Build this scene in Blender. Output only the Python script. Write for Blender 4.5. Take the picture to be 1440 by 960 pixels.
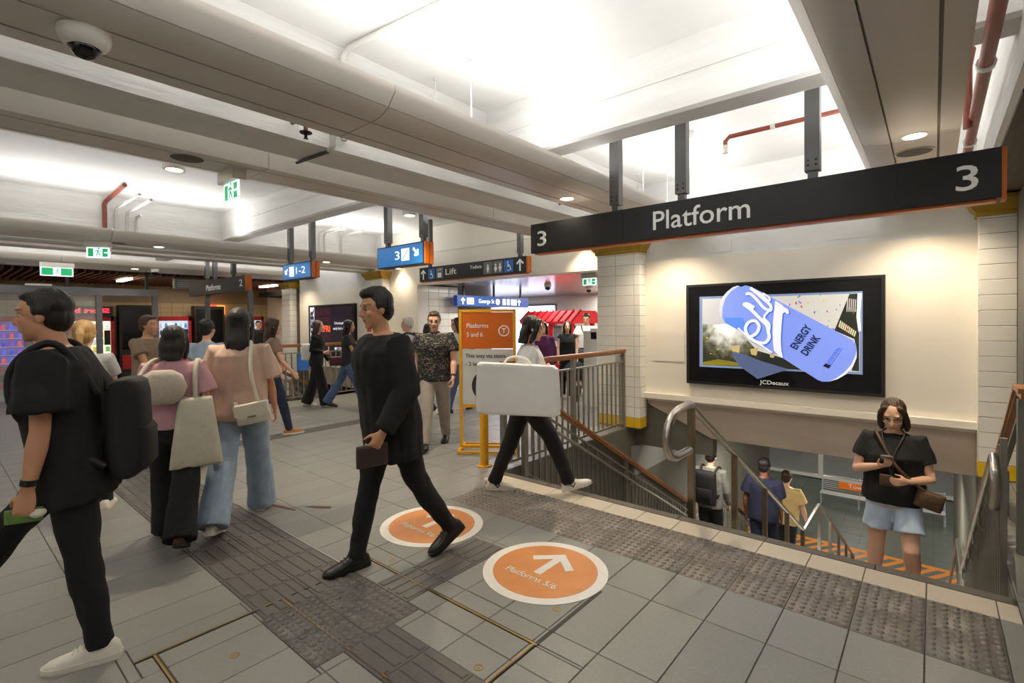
import bpy, bmesh, math, random
from mathutils import Vector, Matrix, noise
random.seed(7)
for o in list(bpy.data.objects): bpy.data.objects.remove(o, do_unlink=True)
scene = bpy.context.scene
COL = scene.collection
V = Vector
PI = math.pi
def rad(a): return math.radians(a)

# ------------------------------------------------------------------ camera
FPX, CY = 701.70, 460.67
YAW, PITCH, ROLL = rad(40.207), rad(0.7763), rad(-0.5391)
CAM_H = 1.6
_f = V((-math.sin(YAW)*math.cos(PITCH), math.cos(YAW)*math.cos(PITCH), -math.sin(PITCH)))
_r0 = V((math.cos(YAW), math.sin(YAW), 0)); _u0 = _r0.cross(_f)
CAM_R = _r0*math.cos(ROLL)+_u0*math.sin(ROLL); CAM_U = -_r0*math.sin(ROLL)+_u0*math.cos(ROLL); CAM_F = _f
CAM_P = V((0, 0, CAM_H))
cd = bpy.data.cameras.new('camera'); cam = bpy.data.objects.new('camera', cd); COL.objects.link(cam)
cd.sensor_width = 36; cd.sensor_fit = 'HORIZONTAL'; cd.lens = FPX/1440*36
cd.shift_y = -(480-CY)/1440; cd.clip_start = .05; cd.clip_end = 200
m = Matrix((CAM_R, CAM_U, -CAM_F)).transposed().to_4x4(); m.translation = CAM_P
cam.matrix_world = m
scene.camera = cam
def pix(x, y, **k):
    """world point seen at photo pixel (x,y) on the plane X=, Y= or Z="""
    d = CAM_F + CAM_R*((x-720)/FPX) - CAM_U*((y-CY)/FPX)
    (a, v), = k.items(); i = 'XYZ'.index(a)
    return CAM_P + d*((v-CAM_P[i])/d[i])
def proj(p):
    d = V(p)-CAM_P; w = d.dot(CAM_F)
    if w < .05: return None
    return 720+FPX*d.dot(CAM_R)/w, CY-FPX*d.dot(CAM_U)/w

# ------------------------------------------------------------------ world, exposure
w = bpy.data.worlds.new('world'); scene.world = w; w.use_nodes = True
w.node_tree.nodes['Background'].inputs[0].default_value = (.55, .58, .62, 1)
w.node_tree.nodes['Background'].inputs[1].default_value = .05
vs = scene.view_settings
vs.view_transform = 'Standard'; vs.look = 'None'; vs.gamma = 1; vs.use_curve_mapping = False
vs.exposure = 0.15

# ------------------------------------------------------------------ big lights (the station's own fittings, plus added stair fill)
def area(name, loc, rot, sx, sy, power, col=(1, 1, 1), spread=180):
    l = bpy.data.lights.new(name, 'AREA'); l.shape = 'RECTANGLE'; l.size = sx; l.size_y = sy
    l.energy = power; l.color = col; l.spread = rad(spread)
    o = bpy.data.objects.new(name, l); COL.objects.link(o); o.location = loc; o.rotation_euler = rot
    return o
CEIL = 3.58; BULK = 2.80; BAY = 10.45
COOL = (1.0, .985, .95); WARM = (1.0, .84, .62)
UP = 30.0
# linear uplights lying on the bulkhead tops, shining onto the white coffers
for x, tl in ((-2.47, 22), (-.35, -22), (-8.97, 22), (-4.43, -22), (-12.92, 22), (-10.8, -22), (1.5, 22)):
    for (y0, y1) in ((-5.5, -3.4), (-3.1, -.3), (.5, 3.3), (4.0, 6.6)):
        area('uplight', (x, (y0+y1)/2, 2.97), (PI, rad(tl), 0), .12, y1-y0, UP*(y1-y0)/2.8, COOL)
# passage, shop hall and platform fittings
for x in (-7.5, -5.5):
    for y in (8.5, 10.8, 13.0): area('passage_light', (x, y, 2.38), (0, 0, 0), .25, 1.0, 30, (1, .95, .88))
for x in (-15.2, -16.8):
    for y in (.5, 3.0, 5.5): area('hall_light', (x, y, 2.7), (0, 0, 0), .2, .9, 2.5 if y < 5 else 10, (1, .86, .68))
for x in (-6, -2.5, 1.0):
    for y in (17.5, 21, 25): area('platform_light', (x, y, -2.0), (0, 0, 0), .3, 1.6, 30, (1, .97, .9))
area('landing_fill', (-1.5, 10.6, -.95), (0, 0, 0), 2.6, .2, 150, (1, .94, .84))  # added fill lamp without a fitting, brightens stair and landing
area('soffit_fill', (-1.5, 7.32, -.14), (rad(40), 0, 0), 2.8, .14, 32, (1, .92, .8))  # added fill behind the fascia, aimed at the backs of people descending

# ------------------------------------------------------------------ helpers
def link(o, parent=None):
    COL.objects.link(o)
    if parent is not None: o.parent = parent
    return o
def tag(o, label=None, cat=None, group=None, kind=None, category=None):
    cat = cat or category
    if label: o['label'] = label
    if cat: o['category'] = cat
    if group: o['group'] = group
    if kind: o['kind'] = kind
    return o
def thing(name, label, cat, loc=(0, 0, 0), rz=0, group=None):
    o = bpy.data.objects.new(name, None); o.empty_display_size = .1
    COL.objects.link(o); o.location = loc; o.rotation_euler = (0, 0, rz)
    return tag(o, label, cat, group)
def basis(d, ref=V((0, 0, 1))):
    d = d.normalized()
    if abs(d.dot(ref)) > .98: ref = V((1, 0, 0)) if abs(d.x) < .9 else V((0, 1, 0))
    s = d.cross(ref).normalized(); return s, s.cross(d).normalized()
class MB:
    def __init__(self): self.v = []; self.f = []; self.m = []
    def add(self, vs, fs, mi=0):
        b = len(self.v); self.v += [V(x) for x in vs]; self.f += [tuple(b+i for i in f) for f in fs]; self.m += [mi]*len(fs); return self
    def box(self, x0, x1, y0, y1, z0, z1, mi=0):
        return self.add([(x, y, z) for z in (z0, z1) for y in (y0, y1) for x in (x0, x1)],
            [(0, 2, 3, 1), (4, 5, 7, 6), (0, 1, 5, 4), (2, 6, 7, 3), (0, 4, 6, 2), (1, 3, 7, 5)], mi)
    def bevbox(self, x0, x1, y0, y1, z0, z1, b=.003, mi=0):
        """box with its top edges chamfered (tile)"""
        return self.add([(x0, y0, z0), (x1, y0, z0), (x1, y1, z0), (x0, y1, z0), (x0, y0, z1-b), (x1, y0, z1-b), (x1, y1, z1-b), (x0, y1, z1-b),
             (x0+b, y0+b, z1), (x1-b, y0+b, z1), (x1-b, y1-b, z1), (x0+b, y1-b, z1)],
            [(0, 3, 2, 1), (0, 1, 5, 4), (1, 2, 6, 5), (2, 3, 7, 6), (3, 0, 4, 7), (4, 5, 9, 8), (5, 6, 10, 9), (6, 7, 11, 10), (7, 4, 8, 11), (8, 9, 10, 11)], mi)
    def prism(self, poly, axis, a0, a1, mi=0):
        """closed polygon (2D points) swept along an axis: axis 'X' takes (y,z), 'Y' takes (x,z), 'Z' takes (x,y)"""
        def P(p, a): return {'X': (a, p[0], p[1]), 'Y': (p[0], a, p[1]), 'Z': (p[0], p[1], a)}[axis]
        n = len(poly); vs = [P(p, a0) for p in poly]+[P(p, a1) for p in poly]
        fs = [(i, (i+1) % n, n+(i+1) % n, n+i) for i in range(n)]+[tuple(range(n))[::-1], tuple(range(n, 2*n))]
        return self.add(vs, fs, mi)
    def beam(self, a, b, w, h, mi=0, ref=V((0, 0, 1))):
        a, b = V(a), V(b); s, u = basis(b-a, ref); s = s*w/2; u = u*h/2
        return self.add([a-s-u, a+s-u, a+s+u, a-s+u, b-s-u, b+s-u, b+s+u, b-s+u],
            [(0, 1, 2, 3), (7, 6, 5, 4), (0, 4, 5, 1), (1, 5, 6, 2), (2, 6, 7, 3), (3, 7, 4, 0)], mi)
    def tube(self, pts, radii, n=10, mi=0, caps=True, aspect=None, ref=V((0, 0, 1)), rnd=False):
        pts = [V(p) for p in pts]
        if not hasattr(radii, '__len__'): radii = [radii]*len(pts)
        P = list(pts); R = list(radii); A = list(aspect) if aspect else [1]*len(P)
        if rnd:
            d0 = (P[0]-P[1]).normalized(); d1 = (P[-1]-P[-2]).normalized()
            r0, r1 = R[0], R[-1]
            P = [P[0]+d0*r0*.95, P[0]+d0*r0*.6]+P+[P[-1]+d1*r1*.6, P[-1]+d1*r1*.95]
            R = [r0*.3, r0*.8]+R+[r1*.8, r1*.3]; A = [A[0]]*2+A+[A[-1]]*2
        k = len(P); vs = []; s0 = None
        for i in range(k):
            d = (P[min(i+1, k-1)]-P[max(i-1, 0)])
            if d.length < 1e-9: d = V((0, 0, 1))
            if s0 is None: s, u = basis(d, ref)
            else:
                d = d.normalized(); s = s0-d*s0.dot(d)
                if s.length < 1e-4: s, u = basis(d, ref)
                else: s = s.normalized(); u = s.cross(d).normalized()
            s0 = s
            for j in range(n):
                t = 2*PI*j/n
                vs.append(P[i]+s*(math.cos(t)*R[i])+u*(math.sin(t)*R[i]*A[i]))
        fs = [(i*n+j, i*n+(j+1) % n, (i+1)*n+(j+1) % n, (i+1)*n+j) for i in range(k-1) for j in range(n)]
        if caps: fs += [tuple(range(n))[::-1], tuple(range((k-1)*n, k*n))]
        return self.add(vs, fs, mi)
    def rings(self, R, mi=0, caps=True):
        n = len(R[0]); vs = [p for r in R for p in r]
        fs = [(i*n+j, i*n+(j+1) % n, (i+1)*n+(j+1) % n, (i+1)*n+j) for i in range(len(R)-1) for j in range(n)]
        if caps: fs += [tuple(range(n))[::-1], tuple(range((len(R)-1)*n, len(R)*n))]
        return self.add(vs, fs, mi)
    def lathe(self, prof, c=(0, 0, 0), n=20, mi=0, M=None):
        R = []
        for (r, z) in prof:
            R.append([V((r*math.cos(2*PI*j/n), r*math.sin(2*PI*j/n), z)) for j in range(n)])
        if M is not None: R = [[M @ p for p in r] for r in R]
        R = [[p+V(c) for p in r] for r in R]
        return self.rings(R, mi)
    def ell(self, c, r, n=14, m=9, mi=0, M=None):
        c = V(c); R = []
        for i in range(m):
            t = PI*(i+.25)/(m-.5); R.append([V((math.cos(2*PI*j/n)*math.sin(t)*r[0], math.sin(2*PI*j/n)*math.sin(t)*r[1], -math.cos(t)*r[2])) for j in range(n)])
        if M is not None: R = [[M @ p for p in q] for q in R]
        R = [[p+c for p in q] for q in R]
        return self.rings(R, mi)
    def merge(self, o, M):
        b = len(self.v); self.v += [M @ x for x in o.v]; self.f += [tuple(b+i for i in f) for f in o.f]; self.m += o.m; return self
    def mesh(self, name, off=V((0, 0, 0)), smooth=False):
        me = bpy.data.meshes.new(name); me.from_pydata([tuple(p-off) for p in self.v], [], self.f)
        me.polygons.foreach_set('material_index', self.m)
        bm = bmesh.new(); bm.from_mesh(me); bmesh.ops.recalc_face_normals(bm, faces=bm.faces); bm.to_mesh(me); bm.free()
        if smooth: smooth_mesh(me, smooth if smooth is not True else 40)
        return me
    def build(self, name, mat, parent=None, world=True, smooth=False, **tags):
        off = parent_off(parent) if (parent is not None and world) else V((0, 0, 0))
        me = self.mesh(name, off, smooth)
        for mm in (mat if isinstance(mat, (list, tuple)) else [mat]): me.materials.append(mm)
        o = bpy.data.objects.new(name, me); link(o, parent); tag(o, **tags)
        return o
def parent_off(p):
    off = V((0, 0, 0))
    while p is not None: off += p.location; p = p.parent
    return off
def smooth_mesh(me, ang=40):
    me.polygons.foreach_set('use_smooth', [True]*len(me.polygons))
    bm = bmesh.new(); bm.from_mesh(me); c = rad(ang)
    for e in bm.edges:
        e.smooth = not (len(e.link_faces) == 2 and e.calc_face_angle(0) > c)
    bm.to_mesh(me); bm.free()
def inst(me, name, parent, loc, rot=None):
    o = bpy.data.objects.new(name, me); link(o, parent); o.location = loc
    if rot: o.rotation_euler = rot
    return o
def copy_tree(o, parent=None):
    c = o.copy(); COL.objects.link(c); c.parent = parent
    for ch in o.children: copy_tree(ch, c)
    return c

# ------------------------------------------------------------------ materials (all procedural)
MATS = {}
def mat(name, col, rough=.5, metal=0, var=0, vscale=8, bump=0, bscale=40, emit=0, rnd=0, stretch=None, spec=None, alpha=1, trans=0, clear=0):
    if name in MATS: return MATS[name]
    m = bpy.data.materials.new(name); m.use_nodes = True; nt = m.node_tree; b = nt.nodes['Principled BSDF']
    N = nt.nodes.new; L = nt.links.new
    c = (*col, 1); b.inputs['Base Color'].default_value = c; b.inputs['Roughness'].default_value = rough; b.inputs['Metallic'].default_value = metal
    if spec is not None: b.inputs['Specular IOR Level'].default_value = spec
    if clear: b.inputs['Coat Weight'].default_value = clear; b.inputs['Coat Roughness'].default_value = .1
    if trans: b.inputs['Transmission Weight'].default_value = trans; b.inputs['IOR'].default_value = 1.05
    if alpha < 1: b.inputs['Alpha'].default_value = alpha
    tc = N('ShaderNodeTexCoord'); mp = N('ShaderNodeMapping'); L(tc.outputs['Object'], mp.inputs[0])
    if stretch: mp.inputs['Scale'].default_value = stretch
    out = None
    if var:
        n = N('ShaderNodeTexNoise'); n.inputs['Scale'].default_value = vscale; n.inputs['Detail'].default_value = 5; L(mp.outputs[0], n.inputs['Vector'])
        r = N('ShaderNodeMapRange'); r.inputs[1].default_value = .3; r.inputs[2].default_value = .7; r.inputs[3].default_value = 1-var; r.inputs[4].default_value = 1+var
        L(n.outputs[0], r.inputs[0]); out = r.outputs[0]
    if rnd:
        oi = N('ShaderNodeObjectInfo'); r = N('ShaderNodeMapRange'); r.inputs[3].default_value = 1-rnd; r.inputs[4].default_value = 1+rnd; L(oi.outputs['Random'], r.inputs[0])
        if out is None: out = r.outputs[0]
        else:
            q = N('ShaderNodeMath'); q.operation = 'MULTIPLY'; L(out, q.inputs[0]); L(r.outputs[0], q.inputs[1]); out = q.outputs[0]
    if out is not None:
        mx = N('ShaderNodeMix'); mx.data_type = 'RGBA'; mx.blend_type = 'MULTIPLY'; mx.inputs[0].default_value = 1
        mx.inputs[6].default_value = c; L(out, mx.inputs[7]); L(mx.outputs[2], b.inputs['Base Color'])
    if bump:
        n = N('ShaderNodeTexNoise'); n.inputs['Scale'].default_value = bscale; n.inputs['Detail'].default_value = 4; L(mp.outputs[0], n.inputs['Vector'])
        bp = N('ShaderNodeBump'); bp.inputs['Strength'].default_value = bump; bp.inputs['Distance'].default_value = .02; L(n.outputs[0], bp.inputs['Height']); L(bp.outputs[0], b.inputs['Normal'])
    if emit: b.inputs['Emission Color'].default_value = c; b.inputs['Emission Strength'].default_value = emit
    MATS[name] = m; return m
def srgb(r, g, b):
    f = lambda c: (c/255/12.92 if c/255 <= .04045 else ((c/255+.055)/1.055)**2.4)
    return f(r), f(g), f(b)
M_white = mat('white_paint', (.80, .80, .785), .6, var=.035, vscale=2.5, bump=.12, bscale=9, stretch=(1, 1, 3))
M_conc = mat('painted_concrete', (.74, .735, .715), .65, var=.06, vscale=3, bump=.35, bscale=7, stretch=(.6, .6, 5))
M_cream = mat('cream_wall', srgb(240, 233, 220), .55, var=.02, vscale=1.5)
M_bulk = mat('bulkhead_metal', srgb(216, 209, 201), .42, metal=.1, var=.02, vscale=1.2)
M_bulkd = mat('bulkhead_groove', srgb(150, 143, 134), .6)
M_tile = mat('floor_stone', srgb(131, 130, 125), .38, var=.07, vscale=60, bump=.03, bscale=180, rnd=.05)
M_tile_pale = mat('nosing_stone', srgb(196, 184, 164), .5, var=.06, vscale=70, rnd=.04)
M_grout = mat('floor_grout', srgb(72, 66, 58), .9, var=.15, vscale=20)
M_tact = mat('tactile_stone', srgb(92, 87, 83), .45, var=.08, vscale=30, rnd=.04)
M_brass = mat('brass', srgb(156, 132, 88), .35, 1, var=.2, vscale=14)
M_steel = mat('stainless', srgb(186, 180, 172), .28, 1, var=.04, vscale=6, stretch=(1, 1, .1))
M_steelb = mat('brushed_steel_sheet', srgb(204, 190, 176), .38, .5, var=.10, vscale=5, stretch=(.25, 1, 1), bump=.08, bscale=60)
M_post = mat('grey_post', srgb(98, 98, 98), .4, .5)
M_green_grey = mat('stair_paint', srgb(112, 112, 102), .5, .2, var=.05, vscale=8)
M_wood = mat('handrail_timber', srgb(150, 94, 48), .35, var=.25, vscale=7, stretch=(12, .6, 12), clear=.3)
M_wtile = mat('glazed_tile', srgb(232, 230, 222), .18, var=.02, vscale=3, rnd=.03)
M_wgrout = mat('wall_grout', srgb(120, 108, 92), .9)
M_ytile = mat('yellow_tile', srgb(222, 182, 30), .3, rnd=.05)
M_gold = mat('capital_paint', srgb(172, 138, 40), .45, var=.12, vscale=10)
M_black = mat('black_panel', srgb(33, 33, 35), .45)
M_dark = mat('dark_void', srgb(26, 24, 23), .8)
M_sign = mat('sign_charcoal', srgb(31, 32, 35), .5)
M_letter = mat('sign_letter', srgb(225, 225, 222), .4, emit=.12)
M_orange = mat('sign_orange', srgb(208, 104, 22), .4)
M_blue_lit = mat('sign_blue_lit', srgb(26, 108, 176), .3, emit=.55)
M_white_lit = mat('sign_white_lit', srgb(240, 246, 255), .3, emit=.9)
M_blue = mat('sign_blue', srgb(38, 98, 170), .4, emit=.1)
M_grey = mat('sign_grey', srgb(110, 112, 114), .4)
M_red = mat('red_pipe', srgb(128, 62, 46), .45, var=.12, vscale=10)
M_pipe = mat('white_pipe', srgb(205, 203, 198), .5)
M_plast = mat('white_plastic', srgb(226, 222, 212), .35)
M_yellow = mat('yellow_paint', srgb(228, 166, 16), .4, var=.05, vscale=12)
M_lampw = mat('lamp_warm', (1, .82, .56), .4, emit=14)
M_lampc = mat('lamp_cool', (1, 1, .97), .4, emit=9)
M_glass = mat('clear_glass', (.9, .95, .95), .03, alpha=.16)
M_black_gl = mat('black_gloss', srgb(14, 15, 20), .15)

# ------------------------------------------------------------------ lettering
_tc = {}
def text_mesh(body, size=1, bold=0):
    k = (body, bold)
    if k not in _tc:
        cu = bpy.data.curves.new('t', 'FONT'); cu.body = body; cu.size = 1; cu.offset = bold; cu.extrude = .008; cu.resolution_u = 3
        o = bpy.data.objects.new('t', cu); COL.objects.link(o)
        dg = bpy.context.evaluated_depsgraph_get(); me = bpy.data.meshes.new_from_object(o.evaluated_get(dg))
        bpy.data.objects.remove(o, do_unlink=True)
        xs = [v.co.x for v in me.vertices]; ys = [v.co.y for v in me.vertices]
        _tc[k] = (me, min(xs), max(xs), min(ys), max(ys))
    return _tc[k]
def frame(o, right, up):
    r = V(right).normalized(); u = V(up).normalized(); n = r.cross(u)
    M = Matrix((r, u, n)).transposed().to_4x4(); M.translation = V(o); return M
def text(body, mat_, parent, o, right, up, height, width=None, bold=.006, align='L', name='lettering', mirror=False, lift=.002):
    """flat letters; o = lower-left (or centre) point of the text box in world space; height = cap height"""
    me0, x0, x1, y0, y1 = text_mesh(body, 1, bold)
    sy = height/.72; sx = sy if width is None else width/(x1-x0)
    me = me0.copy(); me.name = name
    ox = {'L': 0, 'C': -(x1-x0)*sx/2, 'R': -(x1-x0)*sx}[align]
    n = V(right).normalized().cross(V(up).normalized())
    M = frame(V(o)+n*lift-parent_off(parent), right, up)
    sg = -1 if mirror else 1
    for v in me.vertices:
        v.co = M @ V((((v.co.x-x0)*sx+ox)*sg, v.co.y*sy, v.co.z*.12))
    me.materials.clear(); me.materials.append(mat_)
    ob = bpy.data.objects.new(name, me); link(ob, parent); return ob
def plate(poly, mat_, parent, o, right, up, depth=.003, name='icon', lift=0):
    """flat polygon (2D) of small thickness standing proud of a panel"""
    n = V(right).normalized().cross(V(up).normalized()); M = frame(V(o)+n*lift, right, up)
    b = MB(); k = len(poly)
    b.add([M @ V((p[0], p[1], z)) for z in (0, depth) for p in poly], [tuple(range(k))[::-1], tuple(range(k, 2*k))]+[(i, (i+1) % k, k+(i+1) % k, k+i) for i in range(k)])
    return b.build(name, mat_, parent)
def arrow_poly(L, w, hw, t):
    """arrow pointing +y with open chevron head; length L, shaft width w, half head width hw, stroke t"""
    dr = hw*.88; ln = math.hypot(hw, dr); yi = L-t*ln/hw-dr/hw*w/2; ex, ey = hw-t*dr/ln, L-dr-t*hw/ln
    return [(-w/2, 0), (w/2, 0), (w/2, yi), (ex, ey), (hw, L-dr), (0, L), (-hw, L-dr), (-ex, ey), (-w/2, yi)]
def rot2(poly, a): c, s = math.cos(a), math.sin(a); return [(x*c-y*s, x*s+y*c) for x, y in poly]
def rect2(x0, x1, y0, y1): return [(x0, y0), (x1, y0), (x1, y1), (x0, y1)]
def circ2(cx, cy, r, n=20): return [(cx+r*math.cos(2*PI*i/n), cy+r*math.sin(2*PI*i/n)) for i in range(n)]
XR, ZU = V((1, 0, 0)), V((0, 0, 1))
# ================================================================== STRUCTURE
STAIRS = [(-3.5, .36), (-3.5-BAY, .36-BAY)]
YE = 3.95                                                   # stair edge
# ---- floor: slab with two stair openings, tiles as pieces
def subtract(rects, hole):
    out = []; hx0, hx1, hy0, hy1 = hole
    for (x0, x1, y0, y1) in rects:
        if hx1 <= x0+1e-4 or hx0 >= x1-1e-4 or hy1 <= y0+1e-4 or hy0 >= y1-1e-4: out.append((x0, x1, y0, y1)); continue
        if y0 < hy0: out.append((x0, x1, y0, hy0))
        if y1 > hy1: out.append((x0, x1, hy1, y1))
        a, b = max(y0, hy0), min(y1, hy1)
        if x0 < hx0: out.append((x0, hx0, a, b))
        if x1 > hx1: out.append((hx1, x1, a, b))
    return [r for r in out if r[1]-r[0] > .008 and r[3]-r[2] > .008]
slab = [(-19, 4, -6, 14)]
HOLES = [(a, b, YE, 13.9 if a > -5 else 10.6) for a, b in STAIRS]
for h in HOLES: slab = subtract(slab, h)
b = MB()
for r in slab: b.box(r[0], r[1], r[2], r[3], -.28, -.006)
floor = b.build('floor', M_grout, kind='structure', label='grey stone tiled concourse floor with dark tactile paving')
# zones of tactile paving etc. cut out of the stone tiling: (x0,x1,y0,y1)
TX0 = .27
Z_STRIP = (-3.33, .27, 3.05, 3.66)
Z_PATH = (-8.13, -2.76, 1.17, 1.77)
Z_DOT = (-2.76, -2.19, 1.15, 1.765)
Z_RIB = (-2.19, -.69, 1.30, 1.59)
Z_RIBY = (-2.60, -2.30, 1.765, 2.62)
Z_BG = (-7.25, -6.95, 1.77, 6.2)
Z_NOSE = (-3.5, .36, 3.66, YE)
BR = [(-2.885, -1.49, 1.318, 1.336), (-2.885, -1.49, 1.925, 1.943), (-1.513, -1.495, 1.2, 1.925), (-2.89, -2.872, .62, 1.318), (-2.872, -1.6, .694, .712), (-2.89, -2.878, 1.336, 1.925)]
EXCL = [Z_STRIP, Z_PATH, Z_DOT, Z_RIB, Z_RIBY, Z_BG, Z_NOSE]+HOLES+BR
ys = [-5.43+.6*i for i in range(13)]                        # ... .57, 1.17, 1.77
ys = [y for y in ys if y < 1.8]+[2.07, 2.66, 3.05, 3.66, 4.26, 4.86, 5.46, 6.06, 6.66, 7.26, 7.86, 8.46, 9.06, 9.66, 10.26, 10.86, 11.46, 12.06, 12.66, 13.26]
rects = []
for i in range(len(ys)-1):
    k = -8
    while TX0-.3*k > -17.7:
        x1 = TX0-.3*k; x0 = x1-.3; k += 1
        if x0 > 2.7: continue
        rr = [(x0, x1, ys[i], ys[i+1])]
        for e in EXCL: rr = subtract(rr, e)
        rects += rr
def inframe(r, mg=30):
    for x in (r[0], r[1]):
        for y in (r[2], r[3]):
            p = proj((x, y, 0))
            if p and -mg < p[0] < 1440+mg and -mg < p[1] < 960+mg: return True
    return False
vis = [r for r in rects if inframe(r)]
vis.sort(key=lambda r: ((r[0]+r[1])/2)**2+((r[2]+r[3])/2)**2)
_tm = {}
def tile_mesh(w, h, m, key, g=.0022, t=.008):
    k = (round(w, 3), round(h, 3), key)
    if k not in _tm:
        q = MB().bevbox(-w/2+g, w/2-g, -h/2+g, h/2-g, -t, 0, .0025); me = q.mesh('floor_tile'); me.materials.append(m); _tm[k] = me
    return _tm[k]
near = vis[:300]; rest = vis[300:]
for r in near:
    inst(tile_mesh(r[1]-r[0], r[3]-r[2], M_tile, 't'), 'floor_tile', floor, ((r[0]+r[1])/2, (r[2]+r[3])/2, random.uniform(-.0006, .0004)))
b = MB()
hid = [r for r in rects if not inframe(r)]
for r in rest+hid: b.bevbox(r[0]+.0022, r[1]-.0022, r[2]+.0022, r[3]-.0022, -.008, 0, .0025)
b.build('floor_tile_field', M_tile, floor, kind='stuff')
# tactile tiles
M_tact2 = mat('tactile_strip_stone', srgb(122, 113, 105), .38, var=.08, vscale=30, rnd=.04)
def dome_tile(w, h, nx, ny, r=.0125, hh=.0055, m=M_tact):
    q = MB().bevbox(-w/2+.0015, w/2-.0015, -h/2+.0015, h/2-.0015, -.008, .0005, .002)
    for i in range(nx):
        for j in range(ny):
            cx = -w/2+w*(i+.5)/nx; cy = -h/2+h*(j+.5)/ny
            q.lathe([(r*1.35, .0), (r*1.15, hh*.6), (r*.75, hh)], (cx, cy, .0003), 9)
    me = q.mesh('tactile_tile', smooth=50); me.materials.append(m); return me
def rib_tile(w, h, n, along):
    q = MB().bevbox(-w/2+.0015, w/2-.0015, -h/2+.0015, h/2-.0015, -.008, .0005, .002)
    for i in range(n):
        if along == 'X':
            c = -h/2+h*(i+.5)/n; L = w/2-.016; e = h/n*.26
            q.bevbox(-L, L, c-e, c+e, 0, .006, .004)
        else:
            c = -w/2+w*(i+.5)/n; L = h/2-.016; e = w/n*.26
            q.bevbox(c-e, c+e, -L, L, 0, .006, .004)
    me = q.mesh('tactile_tile'); me.materials.append(M_tact); return me
def lay(zone, nx, ny, me):
    x0, x1, y0, y1 = zone; dx = (x1-x0)/nx; dy = (y1-y0)/ny
    for i in range(nx):
        for j in range(ny): inst(me, 'tactile_tile', floor, (x0+dx*(i+.5), y0+dy*(j+.5), 0))
lay(Z_STRIP, 12, 2, dome_tile(.3, .305, 6, 6, .0130, .0085, M_tact2))
lay(Z_DOT, 2, 2, dome_tile(.285, .3075, 6, 6, .016, .0065))
n = 18; lay(Z_PATH, n, 2, rib_tile((Z_PATH[1]-Z_PATH[0])/n, .3, 4, 'X'))
lay(Z_RIB, 5, 1, rib_tile(.3, .29, 4, 'X'))
lay(Z_RIBY, 1, 3, rib_tile(.3, .285, 4, 'Y'))
lay(Z_BG, 1, 15, rib_tile(.3, (Z_BG[3]-Z_BG[2])/15, 4, 'Y'))
# pale stone and dark nosing along the stair edge
for (a, bb) in STAIRS:
    k = 0; x = a
    xs = [a]+[TX0-.3*i-(0 if a > -5 else BAY) for i in range(12, -1, -1) if TX0-.3*i-(0 if a > -5 else BAY) > a+.02]+[bb]
    for i in range(len(xs)-1):
        inst(tile_mesh(xs[i+1]-xs[i], .22, M_tile_pale, 'p'), 'edge_tile', floor, ((xs[i]+xs[i+1])/2, 3.77, 0))
    for i in range(6):
        u0 = a+(bb-a)*i/6; u1 = a+(bb-a)*(i+1)/6
        MB().bevbox(u0+.002, u1-.002, 3.882, YE+.02, -.04, .002, .004).build('stair_nosing', mat('nosing_strip', srgb(92, 84, 74), .6, var=.1, vscale=40), floor)
M_joint = mat('joint_rubber', srgb(60, 56, 50), .7)
for r in BR:
    lx = r[1]-r[0] > r[3]-r[2]; o = MB().box(r[0], r[1]-(0 if lx else .008), r[2], r[3]-(.008 if lx else 0), -.006, .005).build('brass_edging', M_brass, floor)
    MB().box(r[0] if lx else r[1]-.008, r[1], r[3]-.008 if lx else r[2], r[3], -.006, .0042).build('edging_joint', M_joint, o)
MB().box(-1.512, -1.488, 1.943, 2.565, -.006, .001).build('cover_joint', M_joint, floor)
MB().box(-8.1, -2.9, 1.771, 1.781, -.006, .0015).build('steel_edging', M_steel, floor)
for (x, y) in ((-1.595, 2.25), (-1.606, 1.637), (-2.575, .949), (-2.78, 2.02)):
    MB().lathe([(.024, -.004), (.024, .001), (.016, .0012), (.014, -.001), (.007, -.001), (.006, .001)], (x, y, 0), 16).build('cover_screw', M_brass, floor, smooth=30)
for poly in ([(-4.55, 1.93), (-4.33, 1.975), (-4.16, 2.03), (-4.17, 2.05), (-4.4, 2.0)], [(-4.2, 2.12), (-4.06, 2.17), (-3.96, 2.25), (-4.01, 2.28), (-4.15, 2.18)]):
    MB().prism(poly, 'Z', .0, .0008).build('tape_residue', mat('tape_residue', srgb(92, 70, 54), .8), floor)

# ---- ceiling with concrete beams
ceil = MB().box(-14.1, 4, -6, 7.2, CEIL, CEIL+.2).build('ceiling', M_white, kind='structure', label='bright white concrete coffered ceiling')
BEAMX = [(-3.63, -3.26), (.33, .70), (-3.63-BAY, -3.26-BAY), (.33-BAY, .70-BAY)]
for x0, x1 in BEAMX:
    MB().prism([(x0, CEIL), (x0, 2.83), (x0+.03, 2.81), (x1-.03, 2.81), (x1, 2.83), (x1, CEIL)], 'Y', -6, 6.95).build('ceiling_beam', M_conc, ceil)
for y0 in (3.50, -.12, -3.6):
    for (x0, x1) in ((-3.26, .33), (-9.75, -3.63), (-13.71, -10.12), (.70, 4)):
        MB().prism([(y0, CEIL), (y0, 3.10), (y0+.03, 3.08), (y0+.24, 3.08), (y0+.27, 3.10), (y0+.27, CEIL)], 'X', x0, x1).build('ceiling_beam', M_conc, ceil)
for (x0, x1) in ((-3.26, .33), (-9.75, -3.63), (-13.71, -10.12)):      # thin board-mark ledges on the beam faces
    MB().box(x0, x1, 3.488, 3.50, 3.33, 3.345).build('board_joint', M_conc, ceil)
    MB().box(x0, x1, 6.93, 6.95, 3.05, 3.065).build('board_joint', M_conc, ceil)

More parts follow.
